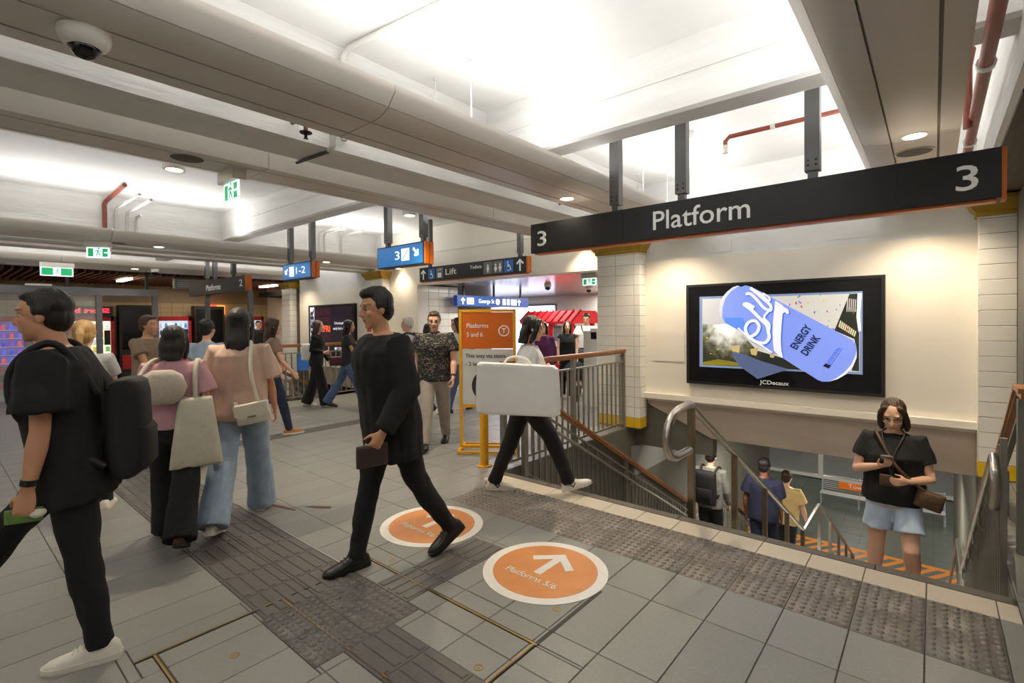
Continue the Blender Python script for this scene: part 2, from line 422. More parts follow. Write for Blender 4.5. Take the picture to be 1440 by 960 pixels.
MB().box(.36, 3.0, 3.8, 6.95, 2.785, 2.809).build('shaded_soffit', mat('stained_shaded_soffit', srgb(92, 80, 68), .7, var=.2, vscale=4, stretch=(6, .5, 1)), ceil)  # brown sheet: the beam soffit's shade and dirt put into its colour
# ---- metal-clad service bulkheads
def bulkhead(xl, kind, label, y0=-6, y1=6.94):
    """kind R: rounded shoulder towards +X; L: towards -X. xl = left edge"""
    t = thing('service_bulkhead', label, 'bulkhead', (xl+.3, y0, BULK))
    def X(u): return xl+u if kind == 'R' else xl+.60-u
    def pr(poly, a, c, name, m): MB().prism([(X(u), z) for u, z in poly], 'Y', a, c).build(name, m, t, smooth=50)
    pr([(.02, 2.815), (.36, 2.815), (.55, 2.9), (.55, 2.945), (.02, 2.945)], y0, y1, 'frame', M_bulkd)
    ny = int(round((y1-y0)/2.42)); d = (y1-y0)/ny
    for i in range(ny):
        a, c = y0+d*i+.003, y0+d*(i+1)-.003
        pr([(0, 2.80), (.10, 2.80), (.10, 2.812), (.012, 2.812), (.012, 2.95), (0, 2.95)], a, c, 'edge_panel', M_bulk)
        pr([(.115, 2.80), (.352, 2.80), (.352, 2.813), (.115, 2.813)], a, c, 'soffit_panel', M_bulk)
        pr([(.362, 2.80), (.42, 2.803), (.48, 2.818), (.525, 2.842), (.518, 2.853), (.47, 2.833), (.42, 2.816), (.362, 2.813)], a, c, 'shoulder_panel', M_bulk)
        pr([(.528, 2.845), (.592, 2.912), (.592, 2.955), (.578, 2.955), (.578, 2.922), (.521, 2.858)], a, c, 'side_panel', M_bulk)
    return t
bulkhead(-2.94, 'R', 'grey metal ceiling bulkhead carrying the white dome camera')
bulkhead(-.47, 'L', 'grey metal ceiling bulkhead above the right end of the Platform 3 sign')
bulkhead(-4.55, 'L', 'grey metal ceiling bulkhead carrying the hanging running man exit sign')
bulkhead(-9.45, 'R', 'far grey metal ceiling bulkhead below the red vertical pipe')
bulkhead(-2.94-BAY, 'R', 'farthest grey metal ceiling bulkhead along the dark shop ceiling')
bulkhead(-.47-BAY, 'L', 'grey metal ceiling bulkhead behind the blue 1-2 sign')

# ---- walls
def wallbox(name, x0, x1, y0, y1, z0, z1, m=M_cream, **k): return MB().box(x0, x1, y0, y1, z0, z1).build(name, m, kind='structure', **k)
wallbox('wall_south', -19, 4, -6.2, -6, -.28, 4, M_cream, label='cream wall behind the viewer')
wallbox('wall_east', 3.0, 3.2, -6, 14, -.28, 4, mat('brown_wall', srgb(120, 104, 88), .6), label='brown wall right of the stair')
def adwall(off):
    o = MB().box(-3.31+off, .36+off, 6.95, 7.2, .53, CEIL).build('wall_north', M_white, kind='structure', label='white wall above the Platform 3 stair' if off == 0 else 'white wall above the far stair')
    MB().box(-3.30+off, .35+off, 6.938, 6.95, .53, 2.45).build('lining_panel', M_cream, o)
    lg = MB().box(-3.31+off, .36+off, 6.86, 6.995, .455, .529).build('trim_2' if off == 0 else 'trim_3', M_cream, kind='structure', label='cream ledge under the advertising wall' if off == 0 else 'cream ledge under the far advertising wall')
    MB().prism([(6.86, .455), (6.995, .455), (6.995, .40)], 'X', -3.31+off, .36+off).build('ledge_soffit', M_cream, lg)
    MB().prism([(.36+off, .44), (-3.31+off, .44), (-3.31+off, .37), (-2.33+off, -.045), (.36+off, -.045)], 'Y', 6.995, 7.2).build('fascia', M_steelb, o)
    MB().prism([(-3.5+off, .40), (-3.31+off, .37), (-2.33+off, -.045), (-2.33+off, -.3), (-3.5+off, -.3)], 'Y', 7.05, 7.2).build('side_plate', M_green_grey, o)
    for (x0, x1, z0, z1) in ((-3.15, -2.68, 1.0, 1.44),):
        MB().box(x0+off, x1+off, 6.929, 6.936, z0, z1).build('access_panel', M_cream, o)
    for (x0, x1, z0, z1) in ((-2.46, -2.05, 2.50, 2.86), (-.95, -.42, 2.52, 2.86)):
        MB().box(x0+off, x1+off, 6.944, 6.951, z0, z1).build('access_panel', M_white, o)
    return o
adwall(0); adwall(-BAY)
MB().box(-8.55, -3.31, 6.95, 7.2, 2.40, CEIL).build('wall_lintel', M_cream, kind='structure', label='cream lintel over the passage to the lift')
wallbox('wall_pier', -9.7, -8.55, 6.95, 7.2, 0, CEIL, M_cream, label='cream pier beside the tiled passage wall')
# wall tiles -------------------------------------------------------
_wt = {}
def wtile(w, h, m):
    k = (round(w, 3), round(h, 3), m.name)
    if k not in _wt:
        q = MB().bevbox(-w/2+.0022, w/2-.0022, -h/2+.0022, h/2-.0022, -.006, .004, .003)
        me = q.mesh('wall_tile'); me.transform(Matrix.Rotation(PI/2, 4, 'X')); me.materials.append(m); _wt[k] = me
    return _wt[k]
def tile_face(parent, o, ang, widths, z0, z1, h=.15, m=M_wtile, yellow=True):
    """o = lower-left corner of the face seen from outside; ang 0 faces -Y"""
    off = parent_off(parent); r = V((math.cos(ang), math.sin(ang), 0)); zz = z0
    while zz < z1-.02:
        hh = min(h, z1-zz); u = 0
        for w_ in widths:
            p = V(o)+r*(u+w_/2)+V((0, 0, zz+hh/2)); u += w_
            ob = inst(wtile(w_, hh, M_ytile if (yellow and zz < z0+.01) else m), 'wall_tile', parent, p-off, (0, 0, ang))
        zz += hh
def column(x0, x1, y0, y1, label, faces='-Y+X', ztop=2.62):
    t = thing('tiled_column', label, 'column', ((x0+x1)/2, (y0+y1)/2, 0))
    MB().box(x0, x1, y0, y1, 0, CEIL).build('core', M_wgrout, t)
    w = x1-x0
    tile_face(t, (x0, y0, 0), 0, [w-.30-.09, .30, .09] if w > .5 else [w], 0.01, ztop)
    d = min(y1, 6.95)-y0
    tile_face(t, (x1, y0, 0), PI/2, [d], .01, ztop)
    tile_face(t, (x0, y1 if y1 < 6.95 else 6.95, 0), -PI/2, [d], .01, ztop)
    prof = [(0, 2.58), (.02, 2.585), (.028, 2.61), (.02, 2.625), (.055, 2.66), (.085, 2.72), (.095, 2.725), (.095, 2.76), (.0, 2.76)]
    R = []
    for (e, z) in prof: R.append([V((x0-e, y0-e, z)), V((x1+e, y0-e, z)), V((x1+e, y1+e, z)), V((x0-e, y1+e, z))])
    MB().rings(R).build('capital', M_gold, t, smooth=30)
    MB().box(x0-.005, x1+.005, y0-.005, y1+.005, 2.76, CEIL).build('head', M_white, t)
    return t
column(-3.97, -3.27, 6.75, 7.3, 'white tiled column at the end of the timber topped barrier')
column(.34, 1.0, 6.75, 7.3, 'white tiled column right of the energy drink screen')
column(-10.17, -9.55, 6.75, 7.3, 'white tiled column with small signs behind the man in black')
column(-3.97-BAY, -3.5-BAY, 6.75, 7.3, 'slim white tiled column left of the far advertising screen')
# passage beyond the lintel
pw = MB().box(-8.75, -8.555, 7.2, 8.15, 0, 2.4).build('wall_passage', M_wgrout, kind='structure', label='white tiled side wall of the passage')
tile_face(pw, (-8.55, 6.96, 0), PI/2, [.297]*4, 0.0, 2.4, yellow=False)
# note: faces +X, so the run goes along +Y
back = MB().box(-17, -3.0, 13.6, 13.8, 0, 2.45).build('wall_back', M_wtile, kind='structure', label='white tiled wall at the end of the passage')
wallbox('wall_passage_right', -4.2, -3.97, 7.3, 13.6, 0, 2.45, M_wtile, label='white tiled right wall of the passage')
wallbox('wall_passage_left', -16.9, -16.7, 8.15, 13.6, 0, 2.45, M_cream, label='cream wall deep in the passage')
wallbox('wall_behind_far_stair', -17, -8.75, 8.0, 8.15, 0, 2.45, M_cream, label='cream wall behind the far stair bay')
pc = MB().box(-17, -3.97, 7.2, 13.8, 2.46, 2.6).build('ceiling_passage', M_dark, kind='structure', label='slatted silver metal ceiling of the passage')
M_slat = mat('slat_metal', srgb(176, 168, 158), .22, .85)
ms = MB().bevbox(-4.6, 4.6, -.062, .062, 0, .02, .004); ms = ms.mesh('ceiling_slat'); ms.transform(Matrix.Rotation(PI, 4, 'X')); ms.materials.append(M_slat)
for i in range(48): inst(ms, 'ceiling_slat', pc, (-8.6, 7.28+.132*i, 2.44))
# shop hall on the far left
hw = wallbox('wall_west', -18.2, -18, -6, 8, 0, 3.6, mat('shop_wall', srgb(150, 130, 100), .4, var=.03), label='cream tiled wall of the shop hall')
mg = mat('shop_tile', srgb(190, 172, 134), .25, rnd=.05)
b = MB()
for i in range(30):
    for j in range(15): b.box(-18.0, -17.992, -1+.3*i+.004, -.7+.3*i-.004, .15*j+.004, .15*j+.146)
b.build('wall_tile_field', mg, hw, kind='stuff')
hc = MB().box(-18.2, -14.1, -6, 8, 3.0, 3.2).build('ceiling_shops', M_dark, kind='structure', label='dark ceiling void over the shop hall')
sl = MB().box(-2.0, 2.0, -.02, .02, -.05, .05).mesh('ceiling_slat'); sl.materials.append(mat('timber_slat', srgb(122, 78, 58), .5, rnd=.15))
for i in range(75): inst(sl, 'ceiling_slat', hc, (-16.15, -3.0+.14*i, 2.80))
# bright and dim neighbours closing the volume
wallbox('wall_hall_end', -19, -13.9, 7.9, 8.0, 0, 3.6, M_cream, label='cream wall closing the shop hall')
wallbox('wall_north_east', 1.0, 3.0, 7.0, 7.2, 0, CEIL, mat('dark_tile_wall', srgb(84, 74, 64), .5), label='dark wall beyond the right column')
# ================================================================== STAIRS AND BARRIERS
RISE, RUN = 2.75/17, 5.0/17
M_step = mat('stair_stone', srgb(140, 136, 128), .6, var=.06, vscale=50)
M_stepn = mat('step_nosing', srgb(60, 56, 52), .6)
def staircase(off, label):
    t = thing('staircase', label, 'staircase', (-1.57+off, YE, 0)); t['kind'] = 'structure'
    x0, x1 = -3.5+off, .36+off
    def step(y, z): 
        s = MB().box(x0, x1, y, y+RUN+.03, z-.2, z).build('step', M_step, t)
        MB().box(x0+.05, x1-.05, y-.004, y+.05, z-.03, z+.002).build('step_edge', M_stepn, s)
    for i in range(17): step(YE+.02+RUN*i, -RISE*(i+1)) if i < 16 else None
    MB().box(x0, x1, YE+.02+16*RUN, 10.35, -2.95, -2.75).build('landing', M_step, t)
    if off == 0:
        for i in range(16): step(10.35+RUN*i, -2.75-RISE*(i+1))
    return t
staircase(0, 'stone stair going down to platform 3'); staircase(-BAY, 'stone stair of the far bay')
def sl(y): return -.55*(y-YE)                      # nosing line
# stairwell side walls
for off in (0, -BAY):
    wl = MB().prism([(YE-.02, -.01), (7.05, -.01), (15.2, -.01), (15.2, -3.6), (10.4, -3.4), (8.9, -3.4), (YE-.02, -.4)], 'X', -3.62+off, -3.492+off).build('wall_stair_left', M_green_grey, kind='structure', label='grey green steel side of the platform stair' if off == 0 else 'grey green steel side of the far stair')
    wr = MB().prism([(YE-.02, -.01), (15.2, -.01), (15.2, -3.6), (10.4, -3.4), (8.9, -3.4), (YE-.02, -.4)], 'X', .352+off, .48+off).build('wall_stair_right', M_green_grey, kind='structure', label='grey steel right side of the platform stair' if off == 0 else 'grey steel right side of the far stair')
MB().add([(-3.62, 7.2, -.02), (.48, 7.2, -.02), (.48, 15.2, -1.45), (-3.62, 15.2, -1.45), (-3.62, 7.2, .3), (.48, 7.2, .3), (.48, 15.2, .3), (-3.62, 15.2, .3)],
    [(0, 1, 2, 3), (7, 6, 5, 4), (0, 4, 5, 1), (1, 5, 6, 2), (2, 6, 7, 3), (3, 7, 4, 0)]).build('ceiling_stair', M_green_grey, kind='structure', label='sloping soffit over the platform stair')
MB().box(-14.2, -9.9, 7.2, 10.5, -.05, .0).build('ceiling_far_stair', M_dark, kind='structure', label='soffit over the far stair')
MB().box(-14.2, -9.9, 10.4, 10.5, -3.5, 0).build('wall_far_stair', M_green_grey, kind='structure', label='end wall of the far stair landing')
# beams and rail frames seen on the left stair wall
b = MB().prism([(6.9, -.32), (13, -.32), (13, -.75), (6.9, -.75)], 'X', -3.5, -3.44); b.build('trim_1', mat('grey_girder', srgb(150, 148, 146), .45), kind='structure', label='pale grey girder beside the stair')
MB().box(-3.44, -3.432, 9.35, 9.55, -.68, -.42).build('notice', M_plast, label='small white notice on the grey girder beside the stair', category='notice')

def baluster_run(t, p0, p1, h0, h1, step, r, m, name='baluster', phase=0.5):
    p0, p1 = V(p0), V(p1); n = max(1, int(round((p1-p0).length/step)))
    for i in range(n):
        q = p0.lerp(p1, (i+phase)/n)
        MB().box(q.x-r, q.x+r, q.y-r, q.y+r, q.z+h0, q.z+h1).build(name, m, t)
def rail(t, pts, w, h, m, name='handrail'):
    for i in range(len(pts)-1): pass
    b = MB()
    for i in range(len(pts)-1): b.beam(pts[i], pts[i+1], w, h)
    return b.build(name, m, t)
M_bal = mat('baluster_steel', srgb(140, 138, 130), .4, .55)
def wood_rail(t, pts):
    b = MB()
    for i in range(len(pts)-1):
        a, c = V(pts[i]), V(pts[i+1]); d = (c-a).normalized()
        b.beam(a-d*.01, c+d*.01, .085, .03); b.beam(a-d*.01-V((0, 0, .028)), c+d*.01-V((0, 0, .028)), .06, .035)
    return b.build('timber_handrail', M_wood, t)
def well_barrier(off, side, label):
    """side -1: left of the well, +1: right"""
    xb = (-3.53 if side < 0 else .40)+off
    t = thing('stair_barrier', label, 'barrier', (xb, YE, 0))
    H = 1.15; y0, y1 = 4.02, 6.74
    wood_rail(t, [(xb, y0, H), (xb, y1, H)])
    rail(t, [(xb, y0, H-.17), (xb, y1, H-.17)], .035, .02, M_bal, 'top_bar')
    rail(t, [(xb, y0, .07), (xb, y1, .07)], .04, .025, M_bal, 'bottom_bar')
    for y in (y0, (y0+y1)/2, y1): MB().box(xb-.028, xb+.028, y-.028, y+.028, 0, H-.03).build('post', M_bal, t)
    baluster_run(t, (xb, y0+.06, 0), (xb, y1-.06, 0), .07, H-.17, .125, .010, M_bal)
    return t
well_barrier(0, -1, 'timber topped steel barrier along the left of the platform 3 stairwell')
well_barrier(-BAY, 1, 'timber topped steel barrier of the far stairwell behind the two women')
def flight_rail(off, side, label):
    """sloping balustrade with timber rail, steel tube and many uprights inside the well"""
    x = (-3.43 if side < 0 else .335)+off; s = -1 if side < 0 else 1
    t = thing('stair_balustrade', label, 'balustrade', (x, YE, 0))
    ya, yb = 4.25, 9.0
    wood_rail(t, [(x, ya, sl(ya)+1.05), (x, yb, sl(yb)+1.05), (x, 10.3, sl(yb)+1.05), (x, 15.0, sl(yb)+1.05-.55*4.7)])
    rail(t, [(x, ya, sl(ya)+.88), (x, yb, sl(yb)+.88)], .03, .02, M_bal, 'top_bar')
    rail(t, [(x, ya, sl(ya)+.1), (x, yb, sl(yb)+.1)], .03, .02, M_bal, 'bottom_bar')
    q = x-s*.075
    MB().tube([(q, ya-.1, sl(ya)+.95-.24), (q, ya+.05, sl(ya)+.72), (q, yb, sl(yb)+.74), (q, yb+.2, sl(yb)+.74), (q, 10.3, sl(yb)+.74), (q, 15, sl(yb)+.74-.55*4.7)], .02, 10).build('tube_handrail', M_steel, t, smooth=40)
    for k in range(5):
        y = ya+.4+1.0*k
        MB().tube([(q, y, sl(y)+.72), (q+s*.03, y, sl(y)+.66), (x, y, sl(y)+.66)], .008, 8).build('rail_bracket', M_steel, t)
    n = 42
    for i in range(n):
        y = ya+.05+(yb-ya-.1)*i/(n-1)
        MB().box(x-.009, x+.009, y-.009, y+.009, sl(y)+.08, sl(y)+.88).build('baluster', M_bal, t)
    for i in range(14):
        y = 10.4+4.5*i/13
        MB().box(x-.009, x+.009, y-.009, y+.009, sl(yb)-.55*(y-10.3)+.05, sl(yb)+.9-.55*(y-10.3)).build('baluster', M_bal, t)
    for y in (ya, 6.6, yb, 10.3): 
        z = sl(min(y, yb)); MB().box(x-.025, x+.025, y-.025, y+.025, z-.05, z+1.02).build('post', M_bal, t)
    return t
flight_rail(0, -1, 'balustrade with timber rail descending the left side of the platform 3 stair')
flight_rail(-BAY, 1, 'descending balustrade of the far stairwell')
# right hand side: corrugated steel panels, timber rail from a newel, steel tube with a closed hoop
t = thing('stair_balustrade', 'steel panelled balustrade with timber rail on the right edge of the stair', 'balustrade', (.40, YE, 0))
MB().box(.385, .455, 4.22, 4.29, -.02, 1.10).build('newel_post', M_green_grey, t)
MB().box(.375, .465, 5.6, 5.66, -1.2, .35).build('post', M_green_grey, t)
wood_rail(t, [(.42, 4.15, 1.16), (.42, 4.40, 1.16), (.42, 9.0, sl(9.0)+1.28)])
rail(t, [(.40, 4.25, 1.00), (.40, 9.0, sl(9.0)+1.09)], .03, .025, M_green_grey, 'top_bar')
for i in range(40):
    y = 4.33+.12*i
    MB().box(.318, .351, y, y+.03, sl(y)-.05, sl(y)+1.05).build('baluster', M_bal, t)
MB().prism([(4.0, -.03), (4.26, -.03), (4.26, .17), (4.18, .17)], 'X', .37, .50).build('foot_plate', M_green_grey, t)
xr = .29; ya = 4.35
MB().tube([(xr+.02, ya+.12, sl(ya)+.60), (xr+.0, ya-.02, sl(ya)+.62), (xr, ya-.10, sl(ya)+.72), (xr, ya-.08, sl(ya)+.86), (xr, ya+.04, sl(ya)+.93), (xr, 9.0, sl(9.0)+.93), (xr, 10.3, sl(9.0)+.93), (xr, 15, sl(9.0)+.93-.55*4.7)], .024, 12).build('tube_handrail', M_steel, t, smooth=50)
for k in range(6):
    y = ya+.55+.75*k
    MB().tube([(xr, y, sl(y)+.90), (xr, y, sl(y)+.80), (xr+.04, y, sl(y)+.76), (.39, y, sl(y)+.78)], .009, 8).build('rail_bracket', M_steel, t, smooth=50)
# centre rail with the big rounded hoop
t = thing('centre_handrail', 'stainless centre handrail with rounded hoop splitting the stair', 'handrail', (-1.56, 4.15, 0))
x = -1.57; H = 1.0
pts = [(x, 4.16, .50), (x, 3.86, .50), (x, 3.76, .53), (x, 3.70, .60), (x, 3.69, .68), (x, 3.72, .77), (x, 3.79, .83), (x, 3.90, .87), (x, 4.14, .885), (x, 4.2, .87)]
MB().tube(pts, .033, 14).build('hoop', M_steel, t, smooth=60)
def cz(y):
    if y <= 8.95: return sl(y)+1.0
    if y <= 10.35: return sl(8.95)+1.0
    return sl(8.95)+1.0-.55*(y-10.35)
MB().tube([(x, 4.17, .885), (x, 8.95, cz(8.95))], .03, 12).build('top_rail', M_steel, t, smooth=60)
MB().tube([(x, 8.95, cz(8.95)), (x, 10.35, cz(10.35))], .03, 12).build('landing_rail', M_steel, t, smooth=60)
MB().tube([(x, 10.35, cz(10.35)), (x, 15.2, cz(15.2)), (x, 15.35, cz(15.2)-.08), (x, 15.35, cz(15.2)-.9)], .03, 12).build('lower_rail', M_steel, t, smooth=60)
for y in (4.2, 5.4, 6.6, 7.8, 8.9, 10.4, 11.6, 12.8, 14.0, 15.1):
    zb = cz(y)-1.02-.1
    MB().box(x-.026, x+.026, y-.026, y+.026, zb, cz(y)-.01).build('post', M_steel if y > 10 else mat('bronze_steel', srgb(150, 138, 120), .3, 1), t)

# ---- platform far below
pf = MB().box(-9, 8, 13, 36, -5.7, -5.506).build('floor_platform', M_grout, kind='structure', label='green grey tiled platform floor at the foot of the stair')
M_ptile = mat('platform_tile', srgb(98, 104, 94), .35, var=.06, vscale=20, rnd=.08)
pm = MB().bevbox(-.297, .297, -.297, .297, -.006, 0, .003).mesh('floor_tile'); pm.materials.append(M_ptile)
kk = 0; bb = MB()
for i in range(28):
    for j in range(38):
        c = (-8.7+.6*i, 13.3+.6*j, -5.5); p = proj(c)
        if p and 980 < p[0] < 1400 and 600 < p[1] < 850 and kk < 300 and c[1] > 15.2: inst(pm, 'floor_tile', pf, c); kk += 1
        else: bb.box(c[0]-.297, c[0]+.297, c[1]-.297, c[1]+.297, -5.506, -5.5)
bb.build('floor_tile_field', M_ptile, pf, kind='stuff')
# orange hatched warning strip on the platform
hz = thing('floor_marking', 'orange hatched warning strip on the platform floor', 'floor marking', (-1.5, 17.2, -5.5))
M_hz = mat('hazard_orange', srgb(232, 140, 36), .5, emit=0)
for (y0, y1) in ((18.25, 18.45), (16.0, 16.2)): MB().box(-5.5, 4, y0, y1, -5.499, -5.496).build('border_stripe', M_hz, hz)
for i in range(34):
    x0 = -7.5+.36*i
    MB().prism([(x0, 16.2), (x0+.17, 16.2), (x0+.17+1.3, 18.25), (x0+1.3, 18.25)], 'Z', -5.499, -5.496).build('diagonal_stripe', M_hz, hz)
text('Keep clear', M_plast, hz, (-1.9, 17.6, -5.496), (-1, 0, 0), (0, -1, 0), .16)
text('Keep clear', M_plast, hz, (.3, 17.4, -5.496), (-1, 0, 0), (0, -1, 0), .16)
wallbox('wall_platform_end', -9, 8, 36, 36.2, -5.6, -1.8, mat('tunnel_wall', srgb(66, 62, 58), .6), label='dark track wall beyond the platform')
wallbox('wall_platform_left', -9.2, -9, 10, 36, -5.6, -1.8, mat('platform_steel', srgb(112, 114, 104), .5), label='grey wall left of the platform')
wallbox('wall_platform_right', 8, 8.2, 13, 36, -5.6, -1.8, mat('platform_steel', srgb(112, 114, 104), .5), label='grey wall right of the platform')
wallbox('ceiling_platform', -9, 8, 15.25, 36, -1.9, -1.7, mat('platform_ceiling', srgb(150, 148, 140), .6), label='platform ceiling')
# platform furniture
rv = mat('rivet_green', srgb(120, 126, 112), .5)
for (x, y, lab) in ((-5.3, 19.5, 'riveted grey green steel column left of the platform bench'), (1.75, 19.0, 'riveted grey green steel column at the right of the platform')):
    t = thing('riveted_column', lab, 'column', (x, y, -5.5))
    MB().box(x-.25, x+.25, y-.05, y+.05, -5.5, -1.9).build('web', rv, t)
    MB().box(x-.3, x-.25, y-.2, y+.2, -5.5, -1.9).build('flange', rv, t); MB().box(x+.25, x+.3, y-.2, y+.2, -5.5, -1.9).build('flange', rv, t)
    q = MB()
    for k in range(24):
        for sx in (-.18, .18): q.ell((x+sx, y-.055, -5.4+.145*k), (.022, .014, .022), 8, 5)
    q.build('rivets', rv, t, kind='stuff')
t = thing('lift_door_frame', 'copper steel door frame at the right of the platform', 'door frame', (.95, 20.0, -5.5))
MB().box(.82, 1.0, 19.8, 20.1, -5.5, -1.9).build('jamb', mat('copper_steel', srgb(196, 142, 100), .25, 1), t)
t = thing('platform_sign', 'small blue accessibility sign on the platform column', 'sign', (1.75, 18.9, -3.9))
MB().box(1.62, 1.88, 18.9, 18.93, -4.05, -3.72).build('panel', M_blue_lit, t); plate(circ2(0, 0, .07), M_letter, t, (1.75, 18.9, -3.88), XR, ZU, .004)
# bench
t = thing('platform_bench', 'white wire bench carrying the orange Town Hall sign', 'bench', (-1.9, 22.3, -5.5))
M_wire = mat('bench_wire', srgb(205, 205, 200), .4, .3)
for k in range(8): MB().tube([(-3.3, 22.05+.06*k, -5.06), (.3, 22.05+.06*k, -5.06)], .012, 6).build('seat_wire', M_wire, t)
for k in range(8): MB().tube([(-3.3, 22.52+.012*k, -4.98+.07*k), (.3, 22.52+.012*k, -4.98+.07*k)], .012, 6).build('back_wire', M_wire, t)
for xx in (-3.3, -2.1, -.9, .3):
    MB().tube([(xx, 22.0, -5.06), (xx, 22.5, -5.06), (xx, 22.62, -4.45)], .022, 8).build('bench_frame', M_wire, t)
    MB().box(xx-.03, xx+.03, 22.2, 22.3, -5.5, -5.06).build('leg', M_wire, t)
s = thing('station_sign', 'orange Town Hall station name sign on the bench back', 'sign', (-1.3, 22.45, -4.7))
MB().box(-2.75, -.75, 22.43, 22.46, -4.88, -4.58).build('panel', mat('station_orange', srgb(236, 118, 30), .4, emit=.15), s)
text('Town Hall', M_letter, s, (-2.45, 22.43, -4.80), XR, ZU, .15, 1.0)
s = thing('info_panel', 'white framed information panel above the platform bench', 'panel', (-1.6, 24.0, -4.2))
MB().box(-2.2, -.7, 24.0, 24.05, -4.25, -3.55).build('panel', mat('panel_lit', srgb(235, 236, 236), .4, emit=.5), s)
MB().box(-1.55, -1.05, 23.99, 24.0, -4.1, -3.75).build('drawing', M_grey, s)
MB().box(-.98, -.83, 23.99, 24.0, -4.15, -3.98).build('badge', M_yellow, s)
t = thing('platform_shop', 'dark closed kiosk front behind the platform bench', 'kiosk', (-2, 25.5, -5.5))
MB().box(-4.5, 1.2, 25.4, 26.5, -5.5, -3.2).build('body', mat('kiosk_grey', srgb(70, 74, 68), .5), t)
for k in range(3): MB().box(-4.3+1.8*k, -2.7+1.8*k, 25.36, 25.4, -4.6, -3.4).build('panel', mat('brown_panel', srgb(74, 54, 42), .4), t)
# glass smoke baffle with pale frame round the well
t = thing('smoke_baffle', 'pale framed glass screen hanging round the lower stairwell', 'glass screen', (-1.5, 13.2, -2.2))
M_frame = mat('pale_frame', srgb(226, 224, 220), .4)
BY, BZ = 15.16, -2.56
MB().box(-3.75, .6, BY, BY+.07, BZ-.04, BZ+.04).build('frame_bar', M_frame, t)
for xx in (-3.72, -2.26, -.6): MB().box(xx-.055, xx+.055, BY, BY+.07, BZ+.04, -1.45).build('frame_post', M_frame, t)
for (xa, xb) in ((-3.665, -2.315), (-2.205, -.655), (-.545, .6)): MB().box(xa, xb, BY+.03, BY+.04, BZ+.04, -1.45).build('glass_pane', M_glass, t)
MB().beam((-3.72, BY, BZ), (-3.72, 11.0, BZ), .07, .08).build('side_bar', M_frame, t)
for yy in (13.1, 14.2): MB().box(-3.76, -3.68, yy-.04, yy+.04, BZ+.04, -1.3).build('frame_post', M_frame, t)
for (ya_, yb_) in ((11.0, 13.06), (13.14, 14.16), (14.24, BY)): MB().box(-3.725, -3.715, ya_, yb_, BZ+.04, -1.3).build('glass_pane', mat('patterned_glass', srgb(150, 150, 140), .3, alpha=.55), t)
t = thing('ticket_barrier', 'yellow framed panel left of the lower flight', 'panel', (-3.3, 16, -5.5))
for y in (15.6, 16.6): MB().box(-4.3, -4.2, y, y+.08, -5.5, -3.4).build('frame_post', M_yellow, t)
MB().box(-4.3, -4.2, 15.6, 16.68, -3.48, -3.4).build('frame_bar', M_yellow, t); MB().box(-4.26, -4.24, 15.68, 16.6, -5.3, -3.48).build('glass_pane', M_glass, t)
# ================================================================== SIGNS AND SCREENS
SY = 4.12
def zx(x, y, Y=SY): p = pix(x, y, Y=Y); return p.x, p.z
def hanger(t, x, y, z0, z1=CEIL, w=.095):
    MB().box(x-w/2, x+w/2, y-.04, y+.04, z0+.06, z1).build('hanger_post', M_post, t)
    MB().box(x-.03, x+.03, y-.025, y+.025, z0-.01, z0+.06).build('hanger_foot', M_post, t)
    for k in (0, 1):
        for s in (-1, 1): MB().lathe([(.009, -.002), (.009, .004), (.005, .006)], n=8, M=Matrix.Translation((x+s*.025, y-.04, z0+.10+.035*k)) @ Matrix.Rotation(PI/2, 4, 'X')).build('bolt', M_black, t)
def sign_box(t, x0, x1, z0, z1, face, Y=SY, d=.11, cap=True, rim=M_sign):
    MB().box(x0, x1, Y, Y+d, z0, z1).build('panel', face, t)
    MB().box(x0+.02, x1-.02, Y+.015, Y+d-.015, z0-.018, z0).build('under_rail', M_orange, t)
    if cap:
        b = MB().box(x1, x1+.03, Y+.005, Y+d*.45, z0+.003, z1-.003).box(x1, x1+.03, Y+d*.55, Y+d-.005, z0+.003, z1-.003); b.build('end_cap', M_orange, t)
def icon_person(t, o, s, m, female=False):
    plate(circ2(0, s*.82, s*.12), m, t, o, XR, ZU, name='pictogram'); plate([(-s*.17, s*.66), (s*.17, s*.66), (s*.2, s*.3), (s*.1, s*.3), (s*.08, 0), (-s*.08, 0), (-s*.1, s*.3), (-s*.2, s*.3)] if not female else
        [(-s*.12, s*.66), (s*.12, s*.66), (s*.24, s*.24), (s*.08, s*.24), (s*.06, 0), (-s*.06, 0), (-s*.08, s*.24), (-s*.24, s*.24)], m, t, o, XR, ZU, name='pictogram')
def icon_chair(t, o, s, m):
    plate(circ2(-s*.08, s*.86, s*.09), m, t, o, XR, ZU, name='pictogram')
    ring(t, o, (0, s*.26), s*.25, s*.06, m, -2.5, 2.3)
    ribbon(t, [(-s*.08, s*.74), (-s*.06, s*.42), (s*.2, s*.4), (s*.33, s*.08)], s*.09, m, o)
    ribbon(t, [(-s*.07, s*.6), (s*.14, s*.58)], s*.07, m, o)
